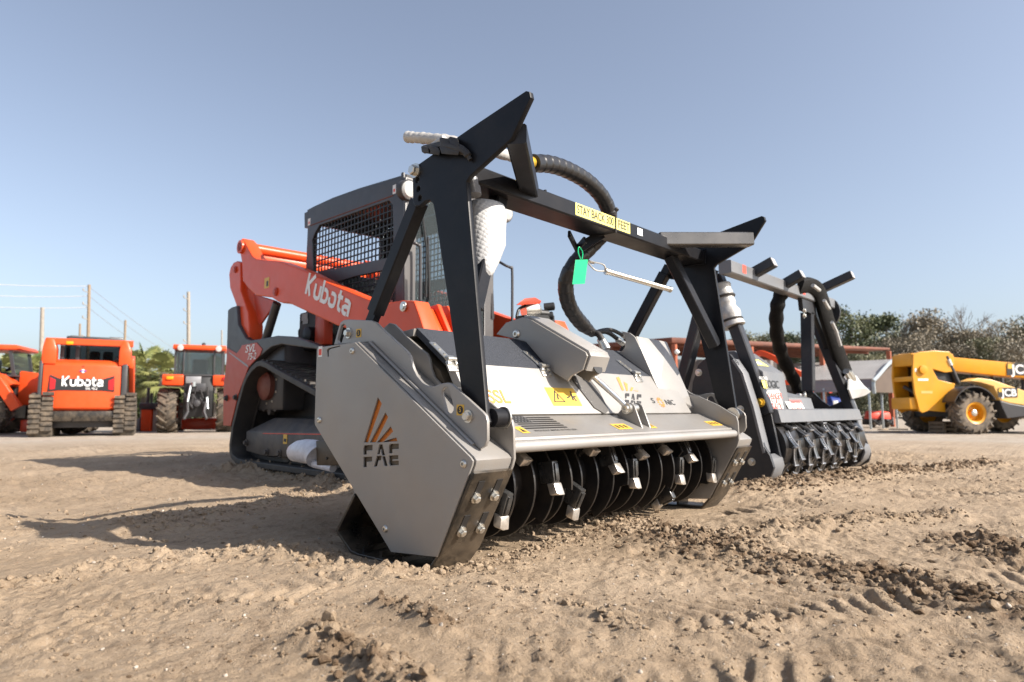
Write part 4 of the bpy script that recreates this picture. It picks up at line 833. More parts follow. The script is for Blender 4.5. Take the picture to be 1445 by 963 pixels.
MB().text('SVL', o1, xdS, (0, 0, 1), 0.064, 0.0006, 0.02, 1.5, 0.25).text('75-2', o2, xdS, (0, 0, 1), 0.056, 0.0006, 0.016, 1.2, 0.25).build('model_lettering', decal_w, rpan)
for u, v in ((320, 562), (333, 561)): MB().bolt(SF.at(u, v, 'x', 0.093), (-1, 0, 0), 0.02).build('bolt', trackgrey, rpan)
yR, yC = bp1[0][0] - 0.02, SF.yz(0.4, [(431, 330)])[0][0]
yF = SF.yz(0.40, [(568, 300)])[0][0]
body = MB(); body.box((0.17, yC - 0.15, 0.45), (smir(0.17), yR, 1.02), 0.03); body.box((0.42, yF + 0.1, 0.30), (smir(0.42), yC, 0.98), 0.02); body.build('body_shell', cabgrey, SV)
MB().box((0.36, yF - 0.35, 0.16), (smir(0.36), yR - 0.15, 0.60), 0.02).build('chassis', wire, SV)
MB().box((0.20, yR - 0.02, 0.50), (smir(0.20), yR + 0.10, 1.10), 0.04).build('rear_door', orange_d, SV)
eng = MB()
for i in range(16):
    a = Vector((0.36 + 0.04 * random.random(), yC - 0.75 + 0.05 * i, 0.98 + 0.25 * random.random())); eng.tube(smoothpath([a, a + Vector((-.03, -.06, .08)), a + Vector((0.02, -.14, .02))], 4), 0.013, 8)
eng.box((0.34, yC - 0.55, 0.95), (0.9, yC - 0.05, 1.28), 0.02); eng.lathe([(0.07, 0), (0.07, 0.08), (0.04, 0.1)], (0.34, yC - 0.35, 1.06), (-1, 0, 0), 20); eng = eng.build('engine_bay_fittings', wire, SV)
for u, v, w, h in ((430, 447.5, .05, .03), (431, 454, .045, .02)): c = SF.at(u, v, 'x', 0.335); MB().box((c.x - .001, c.y - w, c.z - h), (c.x, c.y + w, c.z + h)).build('small_label', decal_g, eng)
c0, c1 = SF.at(448, 440, 'x', 0.30), SF.at(460, 486, 'x', 0.30); MB().box((0.28, c1.y, c1.z), (0.36, c0.y, c0.z + .06), 0.01).build('tilt_bracket', orange_d, SV)
# loader arms
armP = SF.yz(0.12, [(337.6, 352), (337.5, 342), (341, 336.5), (345, 341), (352, 353.5), (356, 361), (361, 365), (371, 366.5), (394, 368.7), (406, 373), (431, 382.5), (463, 399), (518, 422), (545, 428), (566, 424), (584, 424.5), (592, 446), (600, 472), (560, 476), (520, 474), (474.5, 459.4), (407, 428), (398, 428), (391, 425.5), (382.7, 420), (361, 417.4), (349, 405.8), (342, 396), (341, 371)])
towP = SF.yz(0.14, [(324.5, 388), (326.5, 378), (331, 371), (336, 368.7), (340.5, 371), (341, 410), (351.4, 440.7), (353, 462), (352, 479.6), (347, 478), (335.4, 456), (334.7, 430.5), (326, 407)])
linkP = SF.yz(0.2, [(357, 415), (389, 424.7), (380, 440), (368, 457), (364, 456)])
for s in (0, 1):
    g = (lambda x: x) if s == 0 else smir
    def pr(P, a, b, bev=0.008): return MB().prism(P, 'x', min(g(a), g(b)), max(g(a), g(b)), (), bev)
    arm = pr(armP, 0.12, 0.24, 0.012).build('loader_arm', orange, SV)
    pr(towP, 0.13, 0.26, 0.008).build('arm_link', orange, SV); pr(linkP, 0.2, 0.22).build('link_plate', orange_d, SV)
    a, b = SF.at(391, 428, 'x', 0.17), SF.at(375, 480, 'x', 0.17); a.x = g(0.17); b.x = g(0.17); cyl = MB().tube([a, b], 0.036, 18).build('lift_cylinder', cabgrey, SV)
    for u, v, r in ((331, 380.5, .02), (389.5, 412, .022), (570.5, 433, .02)):
        p = SF.at(u, v, 'x', 0.12); p.x = g(0.12 if u > 340 else 0.13); d = (-1 if s == 0 else 1, 0, 0); MB().lathe([(r * 1.6, 0), (r * 1.6, .012), (r, .014), (r, .02), (0, .02)], p, d, 20).build('pivot_pin', zinc if u > 500 else orange_d, arm)
    e = SF.yz(0.12, [(584, 424.5), (600, 472)]); cu = MB()
    cu.hull([Vector((g(x), y, z)) for x in (0.30, 0.335) for y, z in (e[0], (e[1][0] - .03, e[1][1] - .02), (e[1][0] + .12, e[1][1] - .02), (e[0][0] + .10, e[0][1] - .01))], .01)
    cu.hull([Vector((g(x), y, z)) for x in (0.24, 0.30) for y, z in ((e[0][0] + .03, e[0][1] - .03), (e[1][0] + .02, e[1][1]), (e[1][0] + .12, e[1][1]), (e[0][0] + .12, e[0][1] - .05))], .006)
    cu.hull([Vector((g(x), y, z)) for x in (0.40, 0.42) for y, z in ((e[0][0] + .02, e[0][1]), (e[1][0] - .05, e[1][1] - .05), (e[1][0] + .12, e[1][1] - .05), (e[0][0] + .14, e[0][1] + .01))], .006)
    cu.build('quick_coupler', orange, arm)
    if s == 0:
        c = SF.at(376.5, 399.5, 'x', 0.119); MB().box((c.x - .001, c.y - .045, c.z - .045), (c.x, c.y + .045, c.z + .045)).box((c.x - .002, c.y - .03, c.z - .03), (c.x - .001, c.y + .005, c.z + .015), 0, 1).build('yellow_sticker', [decal_y, decal_k], arm)
        KUB = {'K': [[(0, 0), (0, 1.0)], [(.62, 1.0), (.10, .50), (.40, 0)]], 'u': [[(.0, .68), (.0, .26), (.04, .12), (.16, .06), (.34, .06), (.46, .12), (.5, .26), (.5, .68)]],
               'b': [[(0, 1.0), (0, .08), (.30, .08), (.44, .14), (.5, .28), (.5, .42), (.44, .56), (.30, .62), (.14, .62)]], 'o': [[(.1, .62), (.36, .62), (.48, .56), (.52, .42), (.52, .28), (.48, .14), (.36, .08), (.16, .08), (.04, .14), (0, .28), (0, .40)]],
               't': [[(.16, .92), (.16, .26), (.22, .12), (.42, .07)], [(0, .64), (.44, .64)]], 'a': [[(.05, .62), (.36, .62), (.5, .54), (.5, 0)], [(.5, .36), (.16, .36), (.02, .28), (.02, .14), (.14, .06), (.36, .06)]]}
        pa, pb = SF.at(431.5, 415, 'x', 0.118), SF.at(490, 447, 'x', 0.118); xd_ = pb - pa; yd_ = Vector((1, 0, 0)).cross(xd_) * -1
        yd_ = Vector((-1, 0, 0)).cross(xd_); K = MB(); cx_ = 0.06; adv = {'K': .80, 'u': .72, 'b': .72, 'o': .70, 't': .58, 'a': .6}; tot = sum(adv[c] for c in 'Kubota') - .1; kk = xd_.length / tot
        for c in 'Kubota': K.strokes([[(x + cx_ - .06, y) for x, y in l] for l in KUB[c]], .185, pa, xd_, yd_, kk); cx_ += adv[c]
        K.build('maker_lettering', decal_w, arm)
ty, tz = SF.yz(0.12, [(341, 349)])[0]
ct = MB().lathe([(0.062, -0.02), (0.062, 0.03), (0.052, 0.032), (0.052, SW - 0.30)], (0.12, ty, tz), XD, 24).build('rear_cross_tube', orange, SV)
MB().lathe([(0.040, -0.0225), (0.0, -0.0225)], (0.12, ty, tz), XD, 20).build('tube_opening', orange_d, ct)
MB().box((0.22, ty - .10, tz - .13), (smir(0.22), ty - .05, tz - .07), .006).build('rear_cross_rail', orange, SV)
# cab
CL, CRX = 0.40, smir(0.40)
sideP = SF.yz(CL, [(429.3, 301), (438.7, 296), (465, 284), (502, 270.8), (565, 252.2), (568.5, 251.3), (569, 300), (571, 432), (560, 470), (470, 440), (430.5, 400), (434, 322), (429.6, 322)])
win1 = SF.yz(CL, [(440.6, 339), (444, 330), (450.8, 318), (549, 283), (553.6, 288.6), (554.6, 316.6), (555, 362), (539.6, 365.5), (468.6, 380), (442, 386)])
win2 = SF.yz(CL, [(476, 398), (500, 390.5), (557, 378), (558.5, 420), (555, 440), (520, 436)])
for X, d in ((CL, 1), (CRX, -1)):
    a, b = (X, X + .03) if d > 0 else (X - .03, X)
    sd = MB().prism(sideP, 'x', a, b, [win1, win2], 0.004).build('cab_side', cabgrey, SV)
    def grid(win, pitch, name):
        k = MB(); ys = [p[0] for p in win]; zs = [p[1] for p in win]; x = (a + b) / 2; w = 0.0045
        def clip(ax, c):
            r = []
            for i in range(len(win)):
                p, q = win[i], win[(i + 1) % len(win)]
                if (p[ax] - c) * (q[ax] - c) < 0: t = (c - p[ax]) / (q[ax] - p[ax]); r.append(p[1 - ax] + (q[1 - ax] - p[1 - ax]) * t)
            return sorted(r)
        n = int((max(ys) - min(ys)) / pitch)
        for i in range(1, n + 1):
            c = min(ys) + i * (max(ys) - min(ys)) / (n + 1); r = clip(0, c)
            if len(r) >= 2: k.box((x - .004, c - w, r[0]), (x + .004, c + w, r[-1]))
        n = int((max(zs) - min(zs)) / pitch)
        for i in range(1, n + 1):
            c = min(zs) + i * (max(zs) - min(zs)) / (n + 1); r = clip(1, c)
            if len(r) >= 2: k.box((x - .005, r[0], c - w), (x + .005, r[-1], c + w))
        k.build(name, wire, sd)
    grid(win1, 0.052, 'window_mesh'); grid(win2, 0.052, 'window_mesh')
    gx_ = X + 0.026 * d
    if d > 0:
        for u, v, w, h in ((436.3, 313.5, .022, .03), (556.5, 267.5, .02, .034)): c = SF.at(u, v, 'x', CL); MB().box((CL - .001, c.y - w, c.z - h), (CL, c.y + w, c.z + h)).box((CL - .002, c.y - w * .5, c.z - h * .6), (CL - .001, c.y + w * .5, c.z + h * .1), 0, 1).build('small_label', [decal_w, decal_r], sd)
        a2, b2 = SF.at(438, 318.5, 'x', CL), SF.at(555, 276, 'x', CL); MB().tube([a2, b2], 0.005, 6).build('roof_trim', rust, sd)
        tb = SF.yz(CL, [(566.4, 253), (566, 246), (567, 243.5), (569.5, 243.5), (570, 253)]); MB().prism(tb, 'x', CL, CL + .012).build('lifting_eye', cabgrey, sd)
ro = sideP[0:6]; rf_ = MB().prism(thick(ro, 0.035), 'x', CL + .03, CRX - .03).build('cab_roof', cabgrey, SV)
zc1 = sideP[5][1]
fr = MB()
ybot = SF.yz(CL, [(571, 470)])[0]
pF = [(CL, zc1), (CRX, zc1), (CRX, 0.9), (CL, 0.9)]
hole = [(CL + .10, zc1 - .10), (CRX - .10, zc1 - .10), (CRX - .10, 0.98), (CL + .10, 0.98)]
MB().prism(pF, 'y', yF - .035, yF - .002, [hole], .008).build('cab_front_frame', frontgrey, SV)
dg = MB().box((CL + .10, yF - .022, .98), (CRX - .10, yF - .016, zc1 - .10)).build('front_glass', glass, SV)
back = MB().prism([(CL + .03, 0.95), (CRX - .03, 0.95), (CRX - .03, sideP[0][1]), (CL + .03, sideP[0][1])], 'y', yC - .03, yC, [[(CL + .1, 1.35), (CRX - .1, 1.35), (CRX - .1, sideP[0][1] - .1), (CL + .1, sideP[0][1] - .1)]], .004).build('cab_back', cabgrey, SV)
seat = MB(); seat.box((CL + .22, yC - .35, 1.02), (CRX - .22, yC - .14, 1.62), .05); seat.box((CL + .2, yC - .75, 0.92), (CRX - .2, yC - .2, 1.06), .04); seat.build('seat', wire, SV)
fx = lambda u, v, off=0.0: SF.at(u, v, 'y', yF - .04 - off)
for px in ([(578.5, 343), (585, 343.5), (590.5, 346.5), (593, 353), (593, 424)], [(705, 370), (713.5, 375), (720, 378), (722.8, 384), (722.8, 453)]):
    MB().tube(smoothpath([fx(*px[0])] + [fx(*q, .06) for q in px[1:]], 5), .011, 10).build('grab_handle', cabgrey, SV)
wp = MB(); wp.tube([fx(596, 302), fx(602, 350), fx(601, 420)], .008, 8); wp.tube([fx(604, 335), fx(606, 425)], .009, 8); wp.build('wiper_arm', wire, SV)
for u, v in ((574.5, 268), (712, 301)): k = MB(); p = fx(u, v); k.lathe([(.075, 0), (.075, .05), (.068, .06)], p + Vector((0, .03, 0)), (0, -1, -.15), 20); k = k.build('work_light', cabgrey, SV); MB().lathe([(.064, 0), (.05, .012), (0, .016)], p + Vector((0, -.030, -.008)), (0, -1, -.15), 20).build('lens', lampw, k)

# ================================================================ charcoal mulcher on the right
AX = 4.45
g2 = WF.at(1072, 689, 'z', 0)
M2 = thing('forestry_mulcher', 'charcoal mulcher head with stub bars on its crossbar, behind the silver mulcher', 'mulcher', (5.5, 1.95, 0), world=True)
BXR = WF.at(1226, 655, 'y', 1.78).x
def mir2(x): return AX + BXR - x
sp2 = WF.yz(AX, [(976, 560), (977, 541), (985, 515), (997, 504.5), (1012, 501), (1030, 500), (1040, 512), (1062, 575), (1078, 630), (1086, 642), (1092, 660), (1086, 676), (1070, 687), (1046, 689), (1020, 670), (985, 600)])
MB().prism(sp2, 'x', AX, AX + .03, (), .004).build('side_plate', darkgrey, M2)
sp2r = WF.yz(BXR - .03, [(1136, 543), (1150, 556), (1160, 566), (1176, 577), (1206, 577), (1229, 640), (1226, 652), (1215, 658), (1160, 662), (1130, 600)])
MB().prism(sp2r, 'x', BXR - .03, BXR, (), .004).build('side_plate', darkgrey, M2)
fst = WF.yz(AX, [(1031, 510), (1037, 513.5), (1047, 532), (1062, 578), (1080, 637), (1070, 640)])
fs2 = [WF.yz(AX, [q])[0] for q in ((1032, 509), (1045, 528), (1060, 575), (1076, 640))]
for g in (lambda x: x, mir2):
    k = MB(); k.prism(thick(fs2, 0.02), 'x', min(g(AX - .005), g(AX + .09)), max(g(AX - .005), g(AX + .09)), (), .003); k.build('front_flange', midgrey, M2)
    q = [WF.yz(AX, [q])[0] for q in ((1078, 642), (1087, 648), (1090, 660), (1085, 674), (1072, 686), (1050, 689))]
    x0, x1 = g(AX + .03), g(AX + .22)
    MB().prism(thick(q, -0.018), 'x', min(x0, x1), max(x0, x1), (), .004).build('skid_shoe', midgrey, M2)
    ip = WF.yz(AX + .2, [(1072, 560), (1087, 575), (1100, 636), (1104, 652), (1098, 675), (1078, 684), (1040, 680), (1040, 575)])
    x0, x1 = g(AX + .19), g(AX + .22); MB().prism(ip, 'x', min(x0, x1), max(x0, x1), (), .004).build('inner_plate', darkgrey, M2)
    for u, v in ((986, 526), (1045, 578), (1061, 652)): p = WF.at(u, v, 'x', AX); MB().bolt((g(AX), p.y, p.z), (-1 if g(AX) < 5 else 1, 0, 0), .018).build('bolt', zinc, M2)
# push posts, rear struts, crossbar, stub bars
pt = [tuple(WF.at(u, v, 'x', AX + .20)[1:]) for u, v in ((1012, 390), (1036, 455), (1083, 585))]
top2 = WF.at(1030, 386, 'x', AX + .1); ctop = (top2.y, top2.z)
for i, g in enumerate((lambda x: x, mir2)):
    a, b = Vector((g(AX + .20), *pt[0])), Vector((g(AX + .20), *pt[2])); post = MB().tube([a, b], 1, sq=(.085, .085), up=(1, 0, 0)).build('frame_post', darkgrey, M2)
    p = WF.at(1073, 568.5, 'x', AX + .155); MB().bolt((g(AX + .155), p.y, p.z), (-1, 0, 0), .022).build('bolt', brass if i == 0 else zinc, post)
    ra_ = WF.yz(AX + .05, [(1003, 380), (960, 548)]); i == 0 and MB().tube([(g(AX + .06), *ra_[0]), (g(AX + .06), *ra_[1])], 1, sq=(.075, .095), up=(1, 0, 0)).build('rear_strut', darkgrey, M2)
    hd_ = [(ctop[0] + .06 * math.cos(t) * 1.5, ctop[1] - .04 + .13 * math.sin(t)) for t in [k * math.pi / 8 for k in range(16)]]
    x0 = g(AX + .02); x1 = g(AX + .05); i and MB().prism(hd_, 'x', min(x0, x1), max(x0, x1), (), .004).build('frame_head', darkgrey, M2)
q0, q1 = WF.at(1040, 384, 'y', ctop[0]), WF.at(1132, 415, 'y', ctop[0]); zc2 = (q0.z + q1.z) / 2
cb2 = MB().tube([(AX + .02, ctop[0], zc2), (BXR - .02, ctop[0], zc2)], 1, sq=(.095, .095)).build('crossbar', midgrey, M2)
for u in (1042, 1127): q = WF.at(u, 384 + (u - 1040) * .34, 'y', ctop[0]); MB().box((q.x - .035, ctop[0] - .0485, zc2 - .02), (q.x + .025, ctop[0] - .047, zc2 + .042)).build('orange_reflector', decal_r, cb2)
for (u0, v0), (u1, v1) in (((1060, 388), (1092, 370)), ((1103, 404), (1132, 387)), ((1160, 408), (1203, 388))):
    q = WF.at(u0, v0, 'y', ctop[0]); e = WF.at(u1, v1, 'x', q.x); e = q + (e - q) * 1.0
    sb_ = MB().tube([q, e], 1, sq=(.082, .075)).build('stub_bar', darkgrey, M2); MB().tube([e, e + (e - q).normalized() * .004], 1, sq=(.07, .064)).build('end_cap', steel, sb_)
wv = [WF.at(u, v, 'x', AX + .19) for u, v in ((1017, 402), (1022, 420), (1028, 440), (1036, 461))]
MB().tube(smoothpath(wv, 6), [.068 + .004 * math.sin(i * 1.7) for i in range(12)] + [.078 + .005 * math.sin(i * 1.3) for i in range(7)], 14).build('foil_wrap', foil, M2, ang=70)
for q in (wv[1], wv[2] + (wv[3] - wv[2]) * .6): MB().lathe([(.078, -.008), (.082, 0), (.078, .008)], q, wv[2] - wv[1], 16).build('cable_tie', rubber, M2)
# right hand head and hoses
hpth = [WF.at(u, v, 'y', y) for (u, v), y in (((1112, 404), ctop[0] + .03), ((1101, 418), ctop[0] + .08), ((1096, 440), ctop[0] + .12), ((1096, 470), ctop[0] + .2), ((1103, 500), ctop[0] + .28), ((1117, 530), ctop[0] + .30), ((1128, 552), ctop[0] + .28))]
hs2 = smoothpath(hpth, 8); sl = MB().tube(hs2, [.058 + .005 * math.sin(i * 1.1) for i in range(len(hs2))], 14).build('hose_sleeve', sleeve, M2, ang=80)
for du in (0, 7): MB().lathe([(.022, 0), (.027, .02), (.027, .06), (.02, .07), (.02, .10), (.026, .11), (.026, .15)], WF.at(1125 + du, 540, 'y', ctop[0] + .28), (.10, -.05, -1), 14).build('hose_fitting', zinc, sl)
RA = mir2(AX + .12)
ap = [WF.at(u, v, 'y', ctop[0] - .05 - k * .01) for k, (u, v) in enumerate(((1128, 405), (1142, 402.5), (1153, 410), (1160, 426), (1166, 448), (1176, 480), (1186, 508), (1193, 527)))]
sl2 = MB().tube(smoothpath(ap, 6), 1, sq=(.13, .05), up=(0, 1, .5)).build('hose_sleeve', sleeve, M2, ang=60)
sh = [WF.at(u, v, 'y', ctop[0] - .02) for u, v in ((1130, 420), (1132, 438), (1150, 446), (1160, 470), (1172, 505), (1186, 530), (1199, 524), (1186, 480), (1172, 440), (1160, 416), (1146, 406), (1134, 408))]
MB().prism([(p.x, p.z) for p in sh], 'y', ctop[0] - .03, ctop[0] + .01, (), .004).build('hooked_arm', darkgrey, M2)
for u, v in ((1134, 439), (1134, 446)): MB().bolt(WF.at(u, v, 'y', ctop[0] - .04), (0, -1, 0), .016).build('bolt', zinc, M2)
for px in ([(1163, 424), (1168, 434)], [(1166, 430), (1170, 436)], [(1174, 455), (1181, 470)], [(1179, 465), (1186, 488)], [(1147, 403), (1156, 410)]): MB().tube([WF.at(u, v, 'y', ctop[0] - .17) for u, v in px], .016, 8).build('white_tape', foam, sl2)
vs2 = [WF.at(u, v, 'y', ctop[0] + .02) for u, v in ((1139, 442), (1141, 552))]; MB().tube([vs2[0], vs2[1]], 1, sq=(.10, .07), up=(1, 0, 0)).build('rear_strut', darkgrey, M2)
fe = [WF.at(u, v, 'y', ctop[0] - .16) for u, v in ((1194, 524), (1200, 533), (1207, 555))]; 
for dx in (0, .06): MB().tube([p + Vector((dx, 0, 0)) for p in fe], [.03, .032, .022], 12).build('hose_fitting', zinc, sl2)
rg = MB(); rp_ = [WF.at(u, v, 'y', ctop[0] - .12 - .02 * k) for k, (u, v) in enumerate(((1199, 528), (1208, 530), (1219, 544), (1229, 553), (1222, 558), (1212, 561), (1203, 563), (1198, 550)))]
cen = sum(rp_, Vector()) / len(rp_) + Vector((0, -.06, 0)); rgv = rp_ + [cen] + [p + Vector((0, .012, 0)) for p in rp_]; n = len(rp_)
rg.add(rgv, [(i, (i + 1) % n, n) for i in range(n)] + [tuple(n + 1 + i for i in reversed(range(n)))] + [(i, n + 1 + i, n + 1 + (i + 1) % n, (i + 1) % n) for i in range(n)]); rag = single(rg.build('cloth_rag', foam), rp_[6]); tag(rag, 'white cloth rag tied round the hose ends of the charcoal mulcher', 'rag')
# housing
dY = 1.90
def at2(u, v, y=None): return WF.at(u, v, 'y', dY if y is None else y)
xl2, xr2 = AX + .22, mir2(AX + .22)
dz1, dz0 = at2(1150, 578.5).z, at2(1150, 593.5).z
dkz = (WF.at(1150, 579, 'y', 1.78).z, WF.at(1150, 595, 'y', 1.72).z)
MB().prism([(1.90, dkz[0] + .01), (1.79, dkz[0] + .01), (1.775, dkz[0]), (1.755, dkz[1]), (1.775, dkz[1] - .006), (1.80, dkz[1] - .006), (1.92, dkz[0] - .02)], 'x', xl2, xr2, (), .004).build('front_deck', midgrey, M2)
for X0_, X1_, px in ((xl2, at2(1109, 545, 1.86).x, ((1073, 526), (1108, 526), (1114, 579))),):
    hz_, hb_ = WF.at(1095, 526, 'y', 1.86).z, WF.at(1095, 503, 'y', 2.05).z
    MB().prism([(1.83, dkz[0]), (1.87, hz_), (2.08, hb_), (2.3, hb_), (2.3, dkz[0])], 'x', X0_, X1_, (), .012).build('motor_housing', midgrey, M2)
    lx = WF.at(1146, 570, 'y', 1.84).x; lz = WF.at(1130, 562, 'y', 1.85).z
    MB().prism([(1.82, dkz[0]), (1.845, lz), (2.1, lz + .07), (2.2, dkz[0])], 'x', X1_ + .002, lx, (), .01).build('hood', midgrey, M2)
    hx = (X0_ + X1_) / 2; up_ = Vector((0, .04, hz_ - dkz[0])).normalized()
    def hp2(u, v): p = WF.at(u, v, 'y', 1.845); t = (p.z - dkz[0]) / (hz_ - dkz[0]); return Vector((p.x, 1.83 + .04 * t - .002, p.z))
    k = MB(); 
    def q4(k, px, mi, l=0): k.quad([hp2(*p) - Vector((0, l, 0)) for p in px], mi)
    q4(k, ((1085, 580), (1103, 580), (1101, 553), (1082, 553)), 0); k.text('DANGER', hp2(1093, 559) - Vector((0, .002, 0)), XD, up_, .045, .001, .006, 1.0, 0, 1); k.text('STAY', hp2(1093, 567) - Vector((0, .002, 0)), XD, up_, .045, .001, .006, 1.1, 0, 1); k.text('BACK', hp2(1094, 575) - Vector((0, .002, 0)), XD, up_, .05, .001, .006, 1.1, 0, 1); k.build('danger_sticker', [decal_w, decal_r], M2)
    k = MB(); q4(k, ((1079, 548), (1085, 548), (1084, 537), (1077, 537)), 2); k.text('LOGIC', hp2(1092, 543), XD, up_, .055, .0015, .006, 1.05, 0, 0); k.text('MULCHER', hp2(1080, 534), XD, up_, .022, .0015, .003, 1.0, 0, 1); q4(k, ((1084, 553), (1100, 552), (1100, 550.5), (1084, 551)), 1); k.build('maker_lettering', [decal_k, decal_w, sign_y], M2)
    ts2 = Vector((0, .21, hb_ - hz_)).normalized(); tb2 = Vector((0, 1.87, hz_)); tn2 = XD.cross(ts2); k = MB()
    def tq(x, t): return Vector((x, 0, 0)) + tb2 + ts2 * t + tn2 * .002
    k.quad([tq(X0_ + .03, .08), tq(X1_ - .12, .08), tq(X1_ - .14, .17), tq(X0_ + .05, .17)], 0); k.quad([tq(X0_ + .06, .10) + tn2 * .001, tq(X1_ - .2, .10) + tn2 * .001, tq(X1_ - .22, .13) + tn2 * .001, tq(X0_ + .07, .13) + tn2 * .001], 1); k.build('top_sticker', [sign_y, decal_w], M2)
    k = MB(); a_, b_ = WF.at(1113, 577, 'y', 1.82), WF.at(1135, 577, 'y', 1.82); z1_ = WF.at(1120, 567, 'y', 1.82).z; z0_ = dkz[0] + .012
    k.quad([(a_.x, 1.818, z0_), (b_.x, 1.818, z0_), (b_.x - .02, 1.838, z1_), (a_.x - .02, 1.838, z1_)], 0); k.text('DANGER', ((a_.x + b_.x) / 2, 1.824, (z0_ + z1_) / 2 + .02), XD, (0, .3, 1), .035, .003, .005, 1.2, 0, 1); k.text('STAY BACK', ((a_.x + b_.x) / 2, 1.818, (z0_ + z1_) / 2 - .025), XD, (0, .3, 1), .035, .003, .005, .9, 0, 1); k.build('danger_sticker', [decal_w, decal_r], M2)
MB().prism([(2.3, .05), (2.34, .05), (2.34, dkz[0] + .1), (2.3, dkz[0] + .1)], 'x', xl2, xr2).build('rear_wall', darkgrey, M2)
MB().prism([(1.80, dkz[1]), (2.30, dkz[0]), (2.30, dkz[0] - .03), (1.85, dkz[1] - .02)], 'x', xl2, xr2).build('inner_shell', darkgrey, M2)
R2Y, R2Z, R2 = 1.93, .255, .195
ro2 = MB().lathe([(R2, 0), (R2, xr2 - xl2 - .02)], (xl2 + .01, R2Y, R2Z), XD, 40).build('rotor', blackm, M2)
holder2 = mat('bright_edged_knife', (0.34, 0.34, 0.35), 0.3, .7, .2, 30)
nt_ = 0
for row in range(11):
    for s_ in range(6):
        x = xl2 + .10 + (xr2 - xl2 - .2) * (row + (s_ % 2) * .5) / 11.0; a = R(100 + 34 * s_ + (19 * row) % 34 + random.uniform(-6, 6)); u = Vector((0, math.cos(a), math.sin(a))); t = Vector((0, -math.sin(a), math.cos(a)))
        M4 = Matrix((XD, t, u)).transposed().to_4x4(); M4.translation = Vector((x, R2Y, R2Z)) + u * (R2 - .01)
        hb_k = MB(); sh_ = []
        for j in range(7): w = j / 6; sh_.append((-.08 + .12 * w, .002 + .044 * w ** 1.5))
        hb_k.add([M4 @ Vector((xx, y, z)) for xx in (-.026, .026) for y, z in sh_ + [(sh_[-1][0] + .012, sh_[-1][1] - .012), (.04, 0.0)]], [tuple(range(9)), tuple(reversed(range(9, 18)))] + [(i + 9, (i + 1) % 9 + 9, (i + 1) % 9, i) for i in range(9)])
        hk = hb_k.build('tooth_holder', rotormetal, ro2)
        k = MB(); k.hull([M4 @ Vector(q) for q in ((-.036, .034, .034), (.036, .034, .034), (-.036, .046, .024), (.036, .046, .024), (-.04, .045, .056), (.04, .045, .056), (-.04, .052, .05), (.04, .052, .05))], .002)
        for xx in ((-.028,) if (row + s_) % 2 else (.028,)): k.tube([M4 @ Vector((xx * 1.15, y, z)) for y, z in sh_], [1, .9, .8, .75, .8, .9, 1.0], sq=(.009, .018))
        k.build('tooth', holder2, hk)

# ================================================================ the yard behind: everything stands on the terrain
CYAW = AZ - R(90)                              # local x to the right, y away, as seen by someone standing where the photographer stood
def on_ground(u, v):
    r = ray(u, v); t = 0.002
    for _ in range(4000):
        p = Vector((0, 0, CAMH)) + r * t
        if p.z <= float(base_z(np.array(p.x), np.array(p.y))): break
        t *= 1.003
    return p, t                                # t = metres per photo pixel at that depth
def yard(name, label, cat, u, v, yaw=0.0, group=None, sx=1.0):
    p, k = on_ground(u, v); o = thing(name, label, cat, (p.x, p.y, float(base_z(np.array(p.x), np.array(p.y)))), CYAW + yaw, group); SCL[o] = k; o.scale.x = sx; return o
def at_z(u, v, Zc): return Vector((0, 0, CAMH)) + ray(u, v) * (Zc / FPX)
KUBS = lambda: [(c, KUB[c]) for c in 'Kubota']
def kubota(k, x0, x1, z0, y, mi=0):
    tot = sum(adv[c] for c in 'Kubota') - .1; kk = (x1 - x0) / tot; cx_ = .08
    for c in 'Kubota': k.strokes([[(x + cx_ - .08, q) for x, q in l] for l in KUB[c]], .17, (x0, y, z0), (1, 0, 0), (0, 0, 1), kk, .15, mi); cx_ += adv[c]
def wheel(par, c, r, w, axis, rimm, tyre=tyrem, lugs=18, rim_r=.5):
    """tyre with chevron lugs, rim as its sub-part; c centre, axis unit vector pointing outward"""
    a = Vector(axis).normalized(); c = Vector(c); k = MB()
    k.lathe([(r * rim_r, -w * .45), (r * .72, -w * .5), (r * .90, -w * .46), (r * .95, -w * .3), (r * .95, w * .3), (r * .90, w * .46), (r * .72, w * .5), (r * rim_r, w * .45)], c, a, 40, caps=False)
    u = a.orthogonal().normalized(); q = a.cross(u)
    for j in range(lugs):
        for s in (-1, 1):
            t = 2 * math.pi * (j + (.5 if s > 0 else 0)) / lugs; d1 = u * math.cos(t) + q * math.sin(t); t2 = t + s * .0 + .30; d2 = u * math.cos(t2) + q * math.sin(t2); tg_ = a.cross(d1)
            A, B = c + d1 * r * .965 + a * s * w * .01, c + d2 * r * .955 + a * s * w * .49; k.tube([A, (A + B) / 2 + (d1 + d2).normalized() * r * .015, B, c + d2 * r * .80 + a * s * w * .5], 1, sq=(r * .07, r * .11), up=d1)
    ty_ = k.build('wheel', tyre, par)
    MB().lathe([(0, w * .22), (r * .16, w * .22), (r * .18, w * .10), (r * .36, w * .06), (r * .42, w * .38), (r * rim_r * 1.02, w * .44), (r * rim_r * 1.02, -w * .44), (r * .3, -w * .2), (0, -w * .2)], c, a, 32).build('rim', rimm, ty_)
    if w > 3 or w < 1: MB().lathe([(r * .15, w * .20), (r * .15, w * .30), (r * .10, w * .34), (0, w * .34)], c, a, 20).build('hub_cap', zinc, ty_)
    return ty_
